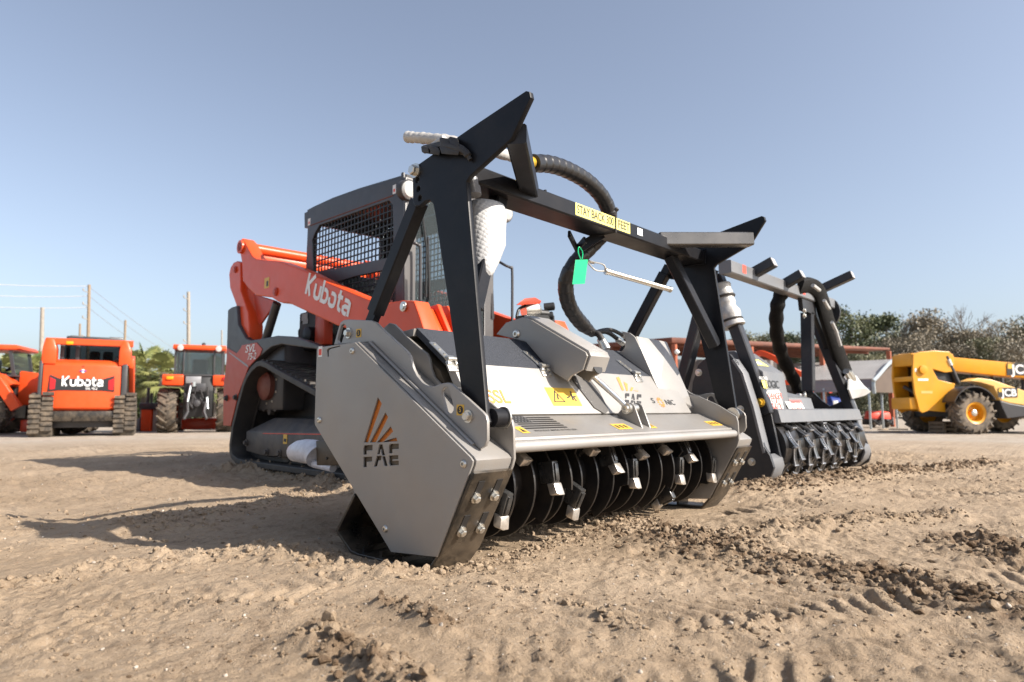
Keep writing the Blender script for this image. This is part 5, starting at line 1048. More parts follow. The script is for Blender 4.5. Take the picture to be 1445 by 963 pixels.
# ---- larger track loader, seen from behind
T = yard('compact_track_loader', 'large orange track loader seen from behind, black maker strip with red tail lights', 'track loader', 113, 616, R(28), None, 0.85)
for x0, x1 in ((-72, -39), (46, 79)):
    k = MB(); P = [(0, 60), (-6, 45), (-6, 8), (0, 0), (100, 0), (118, 14), (118, 24), (25, 62)]
    k.prism([(y, z) for y, z in P], 'x', x0 + 1, x1 - 1, (), 1.5)
    for j in range(8): k.hull([(x, -8 if z < 60 else -3, z + dz) for x in (x0, (x0 + x1) / 2 - 1) for z in (5 + j * 7,) for dz in (0, 4)] + [(x, -5.5, z + dz) for x in (x0, (x0 + x1) / 2 - 1) for z in (4 + j * 7,) for dz in (-1, 5)]); k.hull([(x, -8, 8.5 + j * 7 + dz) for x in ((x0 + x1) / 2 + 1, x1) for dz in (0, 3.5)] + [(x, -5.5, 7.5 + j * 7 + dz) for x in ((x0 + x1) / 2 + 1, x1) for dz in (0, 5.5)])
    k.build('track', tyrek, T)
MB().hull([(x, y, z) for x in (-57, 54) for y, z in ((2, 36), (-2, 40), (-1, 100), (3, 105), (12, 36), (12, 105))], 1.5).build('rear_door', orange, T)
MB().hull([(x, y, z) for x in (-52, 49) for y, z in ((2, 105), (14, 109), (16, 90))], 1).build('hood', orange, T)
for x0, x1 in ((-62.5, -57.5), (54.5, 63)): MB().box((x0, -3, 34), (x1, 30, 105), 1).build('side_guard', cabgrey, T)
MB().box((-62, -5, 21), (61, 10, 35.5), 1.5).build('rear_bumper', skidm, T); MB().box((-40, 8, 12), (48, 90, 100), 1).build('body_shell', cabgrey, T)
k = MB(); k.prism([(-49, 63), (-33, 64.5), (28, 64.5), (45, 63), (44, 86), (28, 81), (-34, 81), (-47, 86)], 'y', -2.6, -1.9, (), .2); st_ = k.build('maker_strip', decal_k, T)
k = MB(); kubota(k, -29, 27, 70.5, -2.75); k.text('SVL 95-2', (12, -2.75, 67), (1, 0, 0), (0, 0, 1), 3.2, .15, .01); k.build('maker_lettering', decal_w, st_)
for s in (-1, 1): MB().prism([(s * 36 - 1.5 + (8 if s > 0 else -8) * .2, 66), (s * 45 - 1.5, 65), (s * 45.5 - 1.5, 83), (s * 37 - 1.5, 79)], 'y', -3.2, -2.7, (), .2).build('tail_light', redlens, T)
MB().lathe([(2.6, 0), (2.6, .5), (0, .5)], (-1.5, -2, 92), (0, -1, 0), 20).box((-6, -2.6, 91.2), (3, -2.3, 93), 0, 1).build('emblem', [decal_w, blue], T); MB().lathe([(1, 0), (1, .5), (0, .5)], (-1.5, -1.4, 99), (0, -1, 0), 12).build('latch', decal_k, T)
MB().tube([(-56, 4, 133.5), (69, 4, 133.5)], 1, sq=(8.5, 9)).build('rear_cross_tube', orange, T)
for s, x0, x1 in ((-1, -60, -37), (1, 49, 70)):
    ln = MB().hull([(x, y, z) for x in (x0, x1 - 3) for y, z in ((-3, 122), (-3, 101), (20, 101), (20, 124))] + [(x0 + 3, 0, 138), (x1 - 8, 0, 138), (x0 + 3, 10, 138), (x1 - 8, 10, 138)], 1.5).build('arm_link', orange, T)
    xa_ = x0 - 1 if s < 0 else x1 - 6; arm2 = MB().hull([(xa_ + dx, y, z) for dx in (0, 8) for y, z in ((0, 112), (0, 98), (100, 40), (108, 48), (120, 62), (30, 118))], 1.5).build('loader_arm', orange, T)
MB().box((-28, -1.5, 129.5), (-18, -.4, 133.8), .2).build('amber_reflector', ambl, T)
cb_ = MB(); cb_.box((-38, 18, 100), (54, 90, 104), 1); cb_.box((-30, 14, 136), (54, 92, 143), 2)
for x in (-38, -16, 47): cb_.box((x, 18, 102), (x + 6, 26, 138), .8)
cb_.box((-38, 84, 102), (-32, 90, 138), .8); cb_.box((48, 84, 102), (54, 90, 138), .8); cb_.build('cab_frame', cabgrey, T)
MB().box((-34, 20, 104), (50, 21, 136)).build('rear_window', darkglass, T)
for x in (2, 22): MB().box((x, 40, 100), (x + 16, 48, 124), 4).build('seat', glassy if False else seatm, T)
for x in (-23, 34): MB().box((x - 2, 16, 138), (x + 19, 24, 144), 1, 0).box((x, 15, 139.5), (x + 17, 16.2, 143), .5, 1).build('work_light', [cabgrey, lampw], T)
MB().lathe([(3.5, 0), (4.5, 3), (3, 6), (0, 7)], (47, 12, 108), (0, -.3, 1), 16).build('mirror', cabgrey, T)
k = MB(); k.box((-20, 20, 14), (-4, 60, 20), 1, 0); k.box((6, 30, 13), (30, 60, 19), 1, 0); k.build('belly_guard', orange_d, T)
# ---- tractor with cab, seen from behind
def tractor(name, label, u, v, yaw=0.0, sx=1.0):
    T = yard(name, label, 'tractor', u, v, yaw, None, sx)
    for s in (-1, 1):
        wheel(T, (s * 42.5, 32, 32), 32, 27, (s, 0, 0), orange_d, tyrek, 16); wheel(T, (s * 36, 135, 22), 22, 18, (s, 0, 0), orange_d, tyrek, 14)
        f = MB().hull([(s * x, y, z) for x in (21, 51) for y, z in ((2, 67), (0, 80), (3, 82.5), (50, 84), (66, 70), (60, 66), (14, 68))], 1.5).build('fender', orange, T)
        MB().box((s * 40 - 5, -1.5, 75), (s * 40 + 5, .5, 79.5), .8).build('tail_light', ambl if s < 0 else redlens, f)
    MB().hull([(x, y, z) for x in (-20, 22) for y, z in ((4, 22), (2, 60), (6, 82), (60, 22), (60, 82))], 1).build('rear_axle_housing', wire, T)
    MB().hull([(x, y, z) for x in (-17, 17) for y, z in ((60, 40), (60, 90), (150, 45), (150, 70), (146, 78))], 3).build('hood', orange, T)
    k = MB()
    for i in range(16): a = Vector((random.uniform(-16, 17), 0, random.uniform(28, 55))); k.tube([a, a + Vector((random.uniform(-6, 6), -3, random.uniform(4, 14)))], random.uniform(.8, 1.9), 8)
    for x in (-15, 14): k.tube([(x, 2, 52), (x * .8, -9, 30), (x * 1.1, -14, 20)], 2.2, 8)
    k.lathe([(5, 0), (5, 4), (2, 5)], (0, 1, 42), (0, -1, 0), 16); k.box((-9, -2, 58), (11, 3, 70), 1); k.build('three_point_hitch', steel if False else cabgrey, T)
    k = MB(); k.tube([(-10, -2, 68), (-13, -8, 44)], 1.6, 8); k.tube([(14, -2, 50), (16, -6, 34)], 1.6, 8); k.lathe([(3, 0), (3, 6)], (-6, -3, 66), (0, -.2, 1), 12); k.build('lift_rod', galv, T)
    MB().box((-27, 70, 3), (30, 80, 20), 2).build('belly_guard', orange_d, T)
    cf = MB()
    for x in (-35.5, 33): cf.hull([(x + dx, y, z) for dx in (0, 3) for y, z in ((4, 82), (4, 117), (8, 117), (8, 82))]); cf.hull([(x + dx, y, z) for dx in (0, 3) for y, z in ((58, 82), (52, 117), (56, 117), (62, 82))])
    for x in (-22, 22): cf.box((x - 1.2, 3, 82), (x + 1.2, 6, 118), .4)
    cf.box((-35, 4, 80.5), (36, 62, 83), .5); cf.build('cab_frame', cabgrey, T)
    MB().box((-34, 4.5, 83), (34.5, 5, 117)).build('rear_window', glass, T); MB().box((-33, 57, 83), (33, 57.5, 117)).build('front_window', glass, T)
    MB().hull([(x, y, z) for x in (-38, 39) for y, z in ((-1, 118), (-2, 122), (2, 125), (62, 125), (66, 120), (62, 118))], 1.2).build('cab_roof', orange, T)
    for x in (-27, 28): MB().lathe([(4.4, 0), (4.4, 1), (0, 1.6)], (x, -1.5, 120.2), (0, -1, 0), 16).build('work_light', lampw, T)
    MB().box((-11, 22, 82), (12, 30, 106), 3).box((-12, 24, 80), (13, 44, 88), 3).build('seat', wire, T); MB().lathe([(8, -1), (9, 0), (8, 1)], (2, 46, 94), (0, -.6, 1), 20).build('steering_wheel', wire, T)
    MB().box((-18, 2.2, 70), (4, 3.6, 80), .5).build('number_plate_panel', decal_g, T)
    return T
TR = tractor('tractor', 'orange farm tractor with glazed cab seen from behind, right of the large track loader', 276, 611.5, R(22), 0.9)
MB().lathe([(3, 0), (3, 5), (1, 6)], (4, 30, 125), (0, 0, 1), 12).build('beacon', cabgrey, TR)
T2 = tractor('tractor', 'cut-off orange tractor with a loader arm at the left edge of the yard', -44, 613, R(-72))
a_ = MB(); a_.tube([(52, 20, 92), (56, 44, 82), (56, 74, 36)], 1, sq=(9, 13)); a_.build('loader_arm', orange, T2)
p_ = yard('implement', 'black and orange hitch implement standing between the big loader and the tractor', 'implement', 206, 609)
MB().hull([(x, y, z) for x, z in ((-8, 0), (6, 0), (6, 31), (-9, 31)) for y in (0, 14)], 1).build('stand', orange, p_); MB().box((-11, -2, 31), (12, 14, 40), 1).build('mast_base', cabgrey, p_); MB().tube([(-3, 5, 40), (-2, 5, 62)], 2.2, 10).tube([(3, 5, 40), (3, 4, 54)], 1.5, 8).build('hydraulic_post', cabgrey, p_); MB().box((7, 3, 0), (13, 9, 31), .5).build('side_post', concrete, p_); MB().hull([(x, y, z) for x, z in ((-18, 0), (-10, 0), (-10, 20), (-16, 16)) for y in (0, 20)], 1).build('bucket', midgrey, p_)

# ---- trees
def leaf_mesh(name, C, size, m, par, aspect=1.6, droop=None):
    """many leaf-sized quads at centres C"""
    n = len(C); a = RNG.normal(size=(n, 3)); a /= np.linalg.norm(a, axis=1)[:, None]; b = np.cross(a, RNG.normal(size=(n, 3))); b /= np.linalg.norm(b, axis=1)[:, None]
    s = size * RNG.uniform(.5, 1.3, (n, 1)); A = a * s * aspect / 2; B = b * s / 2
    V = np.stack([C - A - B * .3, C - B, C + A, C + B], 1).reshape(-1, 3)
    me = bpy.data.meshes.new(name); me.vertices.add(4 * n); me.vertices.foreach_set('co', V.ravel()); me.loops.add(4 * n); me.loops.foreach_set('vertex_index', np.arange(4 * n)); me.polygons.add(n); me.polygons.foreach_set('loop_start', np.arange(0, 4 * n, 4)); me.update(); me.materials.append(m)
    o = bpy.data.objects.new(name, me); COL.objects.link(o); o.parent = par; return o
def leafm(name, c0, c1, scale):
    m = bpy.data.materials.new(name); m.use_nodes = True; N = m.node_tree.nodes; L = m.node_tree.links; b = N['Principled BSDF']; b.inputs['Roughness'].default_value = .6
    g = N.new('ShaderNodeNewGeometry'); n = N.new('ShaderNodeTexNoise'); n.inputs['Scale'].default_value = scale; n.inputs['Detail'].default_value = 4; L.new(g.outputs['Position'], n.inputs['Vector'])
    r = N.new('ShaderNodeValToRGB'); r.color_ramp.elements[0].position = .38; r.color_ramp.elements[1].position = .62; r.color_ramp.elements[0].color = c0 + (1,); r.color_ramp.elements[1].color = c1 + (1,); L.new(n.outputs['Fac'], r.inputs['Fac']); L.new(r.outputs['Color'], b.inputs['Base Color'])
    b.inputs['Subsurface Weight'].default_value = 0; return m
pinel = leafm('pine_foliage', (.055, .075, .032), (.15, .16, .07), .5); oakl = leafm('brownish_foliage', (.14, .118, .08), (.25, .21, .145), .35); greenl = leafm('mixed_green_foliage', (.085, .092, .048), (.19, .18, .095), .4)
palml = leafm('palm_frond', (.085, .115, .032), (.25, .25, .085), .9); shrubl = leafm('shrub_foliage', (.025, .045, .016), (.075, .10, .035), .7); limel = leafm('bright_shrub_foliage', (.15, .17, .02), (.30, .29, .05), .8)
bark = mat('grey_bark', (.13, .11, .095), .9, 0, .25, 2); barkp = mat('pale_bare_wood', (.24, .215, .19), .9, 0, .2, 2)
def branchy(k, p, d, L, r, depth, tips, spread=.55):
    q = p + d * L; k.tube([p, (p + q) / 2 + Vector((random.uniform(-.05, .05), random.uniform(-.05, .05), 0)) * L, q], [r, r * .85, r * .68], 6, False); tips.append(q)
    if depth <= 0: return
    for _ in range(random.choice((2, 3, 3))):
        nd = (d + Vector((random.gauss(0, spread), random.gauss(0, spread), random.gauss(.12, spread * .6)))).normalized(); branchy(k, q - d * L * random.uniform(0, .35), nd, L * random.uniform(.6, .82), r * .62, depth - 1, tips, spread)
def tree(label, u, vtop, Zc, kind, width, group='trees beyond the yard', vbase=592, name='tree'):
    p = at_z(u, vbase, Zc); zb = float(base_z(np.array(p.x), np.array(p.y))); H = at_z(u, vtop, Zc).z - zb; T = thing(name, label, 'tree', (p.x, p.y, zb), random.uniform(0, 6.28), group)
    W = width * 1.35 * Zc / FPX / 2; k = MB(); tips = []
    if kind == 'pine':
        k.tube([(0, 0, 0), (W * .05, 0, H * .5), (0, W * .05, H * .93)], [H * .022, H * .017, H * .006], 8); cl = []
        for i in range(26):
            z = H * random.uniform(.42, .97); w = W * (1.05 - .55 * ((z / H - .42) / .55)) * random.uniform(.45, 1.0); a = random.random() * 6.28; e = Vector((w * math.cos(a), w * math.sin(a), z + w * .22)); k.tube([(0, 0, z - w * .15), e * .5 + Vector((0, 0, z * .5)), e], [H * .006, H * .004, H * .002], 5, False); cl.append((e, W * random.uniform(.20, .36)))
        C = np.concatenate([np.array(c[:]) + RNG.normal(size=(230, 3)) * np.array([1, 1, .55]) * s * .55 for c, s in cl]); lm, ls = pinel, .017 * H
    elif kind == 'bare':
        branchy(k, Vector((0, 0, 0)), Vector((.05, 0, 1)), H * .34, H * .018, 6, tips, .40); C = None
    else:
        branchy(k, Vector((0, 0, 0)), Vector((0, 0, 1)), H * .25, H * .018, 4, tips, .5); cl = []
        for i in range(34):
            z = H * random.uniform(.06, .98); f = z / H; w = W * (math.sin(math.pi * min(1, (.18 + f * .82))) ** .6) * random.uniform(.3, 1.0); a = random.random() * 6.28; cl.append((np.array((w * math.cos(a), w * math.sin(a), z)), W * random.uniform(.18, .38)))
        dens = 230 if kind == 'oak' else 250
        C = np.concatenate([c + RNG.normal(size=(dens, 3)) * np.array([1, 1, .75]) * s * .6 for c, s in cl]); lm, ls = (oakl if kind == 'oak' else shrubl if kind == 'shrub' else greenl), .015 * H if kind != 'shrub' else .030 * H
        C = C[(C[:, 2] < H * 1.02) & (C[:, 2] > .02 * H)]
        ls = max(ls, .10)
    k.build('trunk', barkp if kind == 'bare' else bark, T)
    if C is not None: leaf_mesh('crown', C, ls, lm, T)
    return T
G_ = 'trees beyond the yard'
tree('tall round-crowned green pine beyond the carport roof', 1207, 437, 62, 'pine', 80); tree('green pine just right of the tall round-crowned pine', 1258, 441, 66, 'pine', 62)
tree('slim leafless pale tree above the telehandler boom', 1364, 428, 60, 'bare', 70)
tree('grey-brown twiggy tree left of the leafless pale tree', 1318, 436, 58, 'oak', 64); tree('leafless brown tree beside the two pines', 1289, 446, 60, 'bare', 60)
for i, (u, vt, Z, kd, w) in enumerate(((1052, 466, 70, 'green', 40), (1078, 470, 72, 'green', 44), (1108, 464, 70, 'pine', 50), (1140, 470, 66, 'green', 60), (1176, 480, 60, 'green', 60), (1225, 490, 56, 'green', 60), (1262, 478, 58, 'oak', 66), (1302, 470, 55, 'oak', 70), (1340, 462, 57, 'oak', 74), (1385, 466, 56, 'oak', 76), (1425, 452, 54, 'oak', 84), (1470, 444, 55, 'green', 90), (1395, 478, 52, 'green', 70), (1350, 486, 52, 'oak', 64), (1240, 500, 52, 'green', 60), (1440, 480, 50, 'oak', 80), (1520, 440, 56, 'oak', 90), (1190, 470, 64, 'oak', 70), (1232, 462, 64, 'oak', 66), (1276, 458, 62, 'green', 70), (1328, 452, 62, 'oak', 76), (1362, 470, 60, 'green', 80), (1402, 466, 60, 'oak', 80), (1448, 462, 58, 'oak', 80))):
    tree({'green': 'leafy green tree in the treeline behind the barn and telehandler', 'oak': 'brownish bushy tree in the treeline behind the telehandler', 'pine': 'small pine showing over the barn roof'}[kd], u, vt, Z, kd, w)
for i, (u, vt, Z, w) in enumerate(((345, 540, 60, 60), (420, 545, 66, 70), (520, 540, 62, 70), (610, 538, 64, 70), (700, 540, 60, 70), (790, 535, 62, 70), (870, 530, 64, 70), (-60, 520, 50, 80), (1000, 520, 60, 70))):
    tree('dark green shrub at the far edge of the yard', u, vt, Z, 'shrub', w, 'shrubs along the far edge', name='shrub')
def palm(u, vtop, Zc, w, label):
    p = at_z(u, 596, Zc); zb = float(base_z(np.array(p.x), np.array(p.y))); H = at_z(u, vtop, Zc).z - zb; T = thing('palm_tree', label, 'palm', (p.x, p.y, zb), random.random() * 6, 'palms behind the orange machines'); W = w * Zc / FPX / 2
    MB().tube([(0, 0, 0), (.05, .03, H * .4), (0, 0, H * .72)], [.20, .17, .15], 10).build('trunk', bark, T); k = MB(); c = Vector((0, 0, H * .62))
    for i in range(44):
        a = i * 2.399; el = R(random.uniform(-35, 80)); d = Vector((math.cos(a) * math.cos(el), math.sin(a) * math.cos(el), math.sin(el))); L = W * random.uniform(.55, .8); q = c + d * L * .75 + Vector((0, 0, -.06)); k.tube([c, c + d * L * .4, q], .012, 4, False)
        sd = d.cross(Vector((0, 0, 1))).normalized(); up_ = sd.cross(d)
        for j in range(17):
            t = (j - 8) / 8 * 1.45; e = (d * math.cos(t) + sd * math.sin(t)).normalized(); l = L * .62 * (1 - .25 * abs(t) / 1.45); w_ = l * .052; s_ = d.cross(e) if abs(t) > .1 else up_; n_ = e.cross(up_).normalized() * w_; m_ = q + e * l * .6; tip = q + e * l + Vector((0, 0, -l * random.uniform(.15, .45)))
            k.add([q, m_ - n_, tip, m_ + n_], [(0, 1, 2, 3)])
    k.build('crown', palml, T, sm=False)
for u, vt, Z, w, lb in ((14, 490, 30, 92, 'fan palm at the far left, behind the cut-off tractor'), (40, 488, 31, 96, 'fan palm left of the large track loader'), (184, 486, 29, 92, 'fan palm just right of the large track loader'), (204, 479, 30, 104, 'tallest fan palm, between the large loader and the tractor'), (228, 490, 28, 96, 'fan palm just left of the tractor cab'), (58, 505, 33, 92, 'low fan palm hidden behind the large track loader'), (300, 505, 31, 96, 'low fan palm seen through the tractor cab')):
    palm(u, vt, Z, w, lb)
for u, vt, w in ((10, 535, 60), (45, 540, 50), (190, 525, 50), (222, 530, 56), (262, 535, 60), (300, 540, 50)): tree('dark shrub under the palms behind the orange machines', u, vt, 39, 'shrub', w, 'shrubs under the palms', name='shrub')
# ---- utility poles and wires
for u, vt, Z, r, m_, lb in ((126, 402, 60, .17, wood, 'tallest wooden utility pole, above the large track loader'), (60, 434, 48, .17, concrete, 'pale utility pole left of the large track loader'), (113, 457, 70, .13, wood, 'short thin wooden pole left of the tallest pole'), (177, 452, 62, .13, wood, 'slim wooden pole right of the tallest pole'), (266, 412, 62, .20, concrete, 'pale concrete utility pole above the tractor cab'), (313, 466, 70, .10, concrete, 'thin faint pole beside the loader arm')):
    b = at_z(u - (0 if u > 200 else 4), 592, Z); t = at_z(u, vt, Z); zb = float(base_z(np.array(b.x), np.array(b.y))); P = thing('utility_pole', lb, 'pole', (b.x, b.y, zb), 0, 'utility poles along the road', world=True)
    MB().tube([(b.x, b.y, zb), (t.x, t.y, t.z)], [r, r * .72], 12).build('shaft', m_, P)
    if u in (266, 126):
        for f in (.06, .16, .26, .40): q = t + (b - t) * f; MB().tube([q, q + Vector((-.75, -.5, .10)) * .75], .035, 6).lathe([(.05, 0), (.07, .1), (.05, .2)], q + Vector((-.75, -.5, .10)) * .75, (0, 0, 1), 8).build('insulator', concrete, P)
wm = mat('sunlit_wire', (.75, .75, .75), .4, .3, .1); wm2 = mat('thin_grey_wire', (.35, .36, .38), .5, .3, .1)
for i, (p0, p1, Z0, Z1, r, m_) in enumerate((((-120, 392), (127, 404), 58, 60, .030, wm), ((-120, 410), (127, 418), 58, 60, .030, wm), ((-120, 426), (127, 434), 58, 60, .030, wm), ((127, 406), (266, 505), 60, 90, .022, wm2), ((127, 419), (240, 500), 60, 90, .022, wm2), ((127, 436), (220, 500), 60, 90, .022, wm2))):
    a, b = at_z(*p0, Z0), at_z(*p1, Z1); mid = [(a + (b - a) * t) + Vector((0, 0, -.25 * 4 * t * (1 - t))) for t in [j / 12 for j in range(13)]]
    o = single(MB().tube(mid, r, 6).build('power_line', m_), b); tag(o, ('top pale', 'middle pale', 'lowest pale', 'top grey', 'middle grey', 'lowest grey')[i] + (' power line left of the tallest pole' if i < 3 else ' power line falling right from the tallest pole'), 'power line', 'power lines at the road')
# ---- open barn with rusty roof
ZA, ZB, ZC = 25.5, 28.6, 27.7
A, B, C = at_z(948, 484, ZA), at_z(1256, 486.5, ZB), at_z(836, 489, ZC); zr = 3.05; A.z = B.z = C.z = zr; Dp = B + C - A + Vector((2, 4, 0)); ra2 = A.copy(); ra2.z = -.21
BN = thing('barn', 'long open-sided barn with rust-red roof on orange posts, behind the mulchers', 'barn', tuple(ra2), 0, None, True)
rise = .45; top_ = [p + Vector((0, 0, h)) for p, h in ((A, .22), (B, .10), (C, .18), (Dp, .70))]
MB().hull([A, B, C, Dp] + top_, .02).build('roof', rust, BN)
k = MB(); 
for i in range(9): t = i / 8; p0_, p1_ = A + (C - A) * t, B + (Dp - B) * t; (0 < i < 8) and k.tube([p0_ - Vector((0, 0, .05)), p1_ - Vector((0, 0, .05))], 1, sq=(.07, .10))
k.build('purlins', rust, BN)
for q in (A + (B - A) * .01, A + (B - A) * .335, A + (B - A) * .66, B + (A - B) * .01, C + (A - C) * .02, C + (Dp - C) * .5, Dp): MB().tube([(q.x, q.y, -.25), (q.x, q.y, zr - .05)], 1, sq=(.17, .17)).build('post', postor, BN)
for q in (A, B): c = q + Vector((.02, -.12, -.28)) ; MB().lathe([(.02, 0), (.08, .04), (.09, .12), (.07, .18), (0, .19)], c, (.2, -.6, -.7), 16).build('floodlight', decal_w, BN)
w0, w1 = at_z(820, 580, 33), at_z(1099, 580, 34); n_ = 60; k = MB(); vs = []; nn_ = Vector((-(w1 - w0).y, (w1 - w0).x, 0)).normalized()
for i in range(n_ + 1): p = w0 + (w1 - w0) * i / n_ + nn_ * (.05 if i % 2 else 0); vs += [(p.x, p.y, -.2), (p.x, p.y, zr)]
k.add(vs, [(2 * i, 2 * i + 2, 2 * i + 3, 2 * i + 1) for i in range(n_)]); k.build('back_wall', sheetg, BN, sm=False)
# ---- metal carport
cp0, kc = on_ground(1229, 606); CPT = thing('carport', 'low grey metal carport with galvanised gable trim beside the telehandler', 'carport', tuple(cp0), CYAW - R(40)); SCL[CPT] = kc
eL = -150
rfm = MB(); n_ = 70
for i in range(n_):
    x0_ = eL + (8 - eL) * i / n_; x1_ = eL + (8 - eL) * (i + 1) / n_; dz = .5 if i % 2 else 0
    rfm.quad([(x0_, -2, 71 + dz), (x1_, -2, 71 + dz), (x1_ + 18, 75, 102 + dz), (x0_ + 18, 75, 102 + dz)]); rfm.quad([(x0_ + 18, 75, 102 + dz), (x1_ + 18, 75, 102 + dz), (x1_ + 26, 150, 71), (x0_ + 26, 150, 71)])
rfm.build('roof', roofg, CPT, sm=False)
k = MB(); 
for i in range(6): k.box((eL, -1.4 + (i % 2) * .5, 53 + i * 2.9), (4, -.6 + (i % 2) * .5, 56 + i * 2.9), .2)
k.build('side_panel', sheetg if False else mat('lavender_grey_sheet', (.22, .20, .225), .5, .15, .1, 1.5), CPT)
MB().tube(smoothpath([(7, -2, 50), (7, -2, 66), (10, 3, 72), (26, 75, 103.5), (34, 146, 72), (34, 151, 66), (34, 151, 50)], 5), 1, sq=(4.2, 4.2)).build('gable_trim', galv, CPT)
MB().hull([(6, 0, 52), (33, 149, 52), (9, 2, 70), (25, 75, 101), (33, 147, 70), (7, 0, 52), (34, 149, 52), (10, 2, 70), (26, 75, 101), (34, 147, 70)]).build('gable_wall', mat('brown_sheet', (.115, .085, .066), .6, .1, .1, 2), CPT)
for x, y in ((0, 0), (8, 40), (17, 90), (-60, 0), (-120, 0), (26, 150)): MB().box((x - 1.3, y - 1.3, -2), (x + 1.3, y + 1.3, 60 if y < 1 else 56), .2).build('post', galv, CPT)
# ---- telehandler
TH0, kt = on_ground(1380, 613.5); TYAW = CYAW + R(6); TFm = Frame(tuple(TH0), TYAW)
TH = thing('telehandler', 'yellow telehandler with lowered boom and dusty tyres, parked in front of the treeline', 'telehandler', tuple(TH0), TYAW)
wr_ = abs(TFm.at(1380, 553, 'y', 0).z - TFm.at(1380, 613.5, 'y', 0).z) / 2; wc = TFm.at(1380, 583.5, 'y', 0)
def tp(u, v, y): return TFm.at(u, v, 'y', y)
Wd = wr_ * 3.6
wheel(TH, (wc.x, .26, wr_), wr_, .46, (0, -1, 0), jcby, tyrem, 16, .52); 
bwx = tp(1416, 590, Wd).x - .2
wheel(TH, (wc.x, Wd, wr_), wr_, .46, (0, 1, 0), jcby, tyrem, 16, .52); wheel(TH, (wc.x + wr_ * 4.3, .26, wr_), wr_, .46, (0, -1, 0), jcby, tyrem, 16, .52); wheel(TH, (wc.x + wr_ * 4.3, Wd, wr_), wr_, .46, (0, 1, 0), jcby, tyrem, 16, .52)
tailP = [(1288.5, 511), (1289, 500), (1299, 496.5), (1319.4, 495), (1339.7, 496.4), (1346, 502.6), (1347.5, 524.4), (1334, 526), (1316, 521), (1324, 536), (1339.7, 540), (1348, 541.5), (1346, 550), (1333.5, 572), (1335, 582), (1311.6, 579.7), (1302, 583), (1297.6, 580), (1291, 555), (1288, 531)]
tl_ = [TFm.at(u, v, 'y', .55) for u, v in tailP]
for y in (.55, 1.45): MB().prism([(p.x, p.z) for p in tl_], 'y', y, y + .07, (), .015).build('rear_frame_plate', jcby, TH)
xr_ = min(p.x for p in tl_); k = MB()
zt = lambda v: tp(1289, v, .55).z
k.box((xr_ - .10, .62, zt(578)), (xr_ + .35, 1.45, zt(561)), .03); k.build('counterweight', jcby, TH); MB().box((xr_ + .02, .62, zt(538)), (xr_ + .25, 1.45, zt(531)), .02).build('cross_member', jcby, TH); MB().box((xr_ + .05, .62, zt(516)), (xr_ + .9, 1.45, zt(498)), .04).build('boom_head', jcby, TH)
MB().box((xr_ + .5, .64, zt(560)), (xr_ + 1.4, 1.43, zt(515)), .02).build('chassis_interior', wire, TH)
MB().tube([(xr_ + .3, .8, zt(556)), (xr_ + .1, 1.1, zt(545))], .06, 10).build('hydraulic_hose', rubber, TH)
bt0, bb0 = tp(1300, 500, .75), tp(1335, 523, .75); bt1, bb1 = tp(1446, 513.5, .75), tp(1446, 533.5, .75); e = (bt1 - bt0) * 1.1
bo = MB().hull([Vector((p.x, y, p.z)) for p in (bt0, bb0, bt0 + (bt1 - bt0) * 2.1, bb1 + (bb1 - bb0) * 1.3) for y in (.75, 1.25)], .02).build('boom', jcby, TH)
MB().hull([Vector((p.x, y, p.z)) for p in (tp(1316, 516, .70), tp(1322, 500, .70), tp(1345, 500, .70), tp(1340, 528, .70)) for y in (.70, .74)], .01).build('boom_gusset', jcby, bo)
ca, cb3 = tp(1334, 503, .62), tp(1351, 541, .62); cyl = MB().tube([ca, cb3], .085, 16).build('lift_cylinder', wire, TH); MB().tube([ca + (cb3 - ca) * .12 + Vector((0, -.07, 0)), ca + (cb3 - ca) * .34 + Vector((0, -.07, 0))], .045, 12).build('cylinder_label', decal_w, cyl)
def quadJ(px, y, m_, name, par, d=.004): MB().quad([tp(u, v, y - d) for u, v in px][::-1]).build(name, m_, par)
def jcb(u0, v0, u1, v1, y, par, n='maker_badge'):
    a, b = tp(u0, v1, y - .004), tp(u1, v1, y - .004); c = tp(u0, v0, y - .004); xd_, yd_ = b - a, c - a; k = MB(); k.quad([a, b, b + yd_, c], 0); q = .003 * Vector((0, -1, 0))
    k.quad([a + xd_ * .03 + yd_ * .55 + q, a + xd_ * .22 + yd_ * .55 + q, a + xd_ * .22 + yd_ * .95 + q, a + xd_ * .03 + yd_ * .95 + q], 2); tmp = MB().text('JCB', (0, 0, 0), (1, 0, 0), (0, 0, 1), 1.0, 0, .03); w_ = max(t[0] for t in tmp.v) - min(t[0] for t in tmp.v); hh = yd_.length * .72
    k.text('JCB', a + xd_ * .56 + yd_ * .45 + q, xd_, yd_, hh, .004, .03, xd_.length * .80 / (w_ * hh), 0, 1); k.build(n, [decal_k, decal_w, decal_y], par)
jcb(1421, 512.5, 1457, 530, .735, bo)
pod = [TFm.at(u, v, 'y', .25) for u, v in ((1369, 538), (1381, 533.5), (1400, 536), (1470, 560), (1470, 577), (1445, 572), (1425, 569), (1411, 565), (1402, 545.5), (1384, 540))]
pd = MB().prism([(p.x, p.z) for p in pod], 'y', .25, .70, (), .02).build('engine_cover', jcbl, TH); jcb(1408.5, 547.5, 1436, 561, .24, pd)
gp = [TFm.at(u, v, 'y', .24) for u, v in ((1411, 565.5), (1425, 569.5), (1445, 573), (1475, 578), (1475, 592), (1445, 588), (1422, 591), (1414, 575))]
MB().prism([(p.x, p.z) for p in gp], 'y', .24, .75, (), .02).build('lower_cover', midgrey if False else cabgrey, TH)
MB().box((wc.x - .5, .5, wr_ * .8), (wc.x + wr_ * 5.4, Wd - .2, wr_ * 1.5), .03).build('chassis', wire, TH)
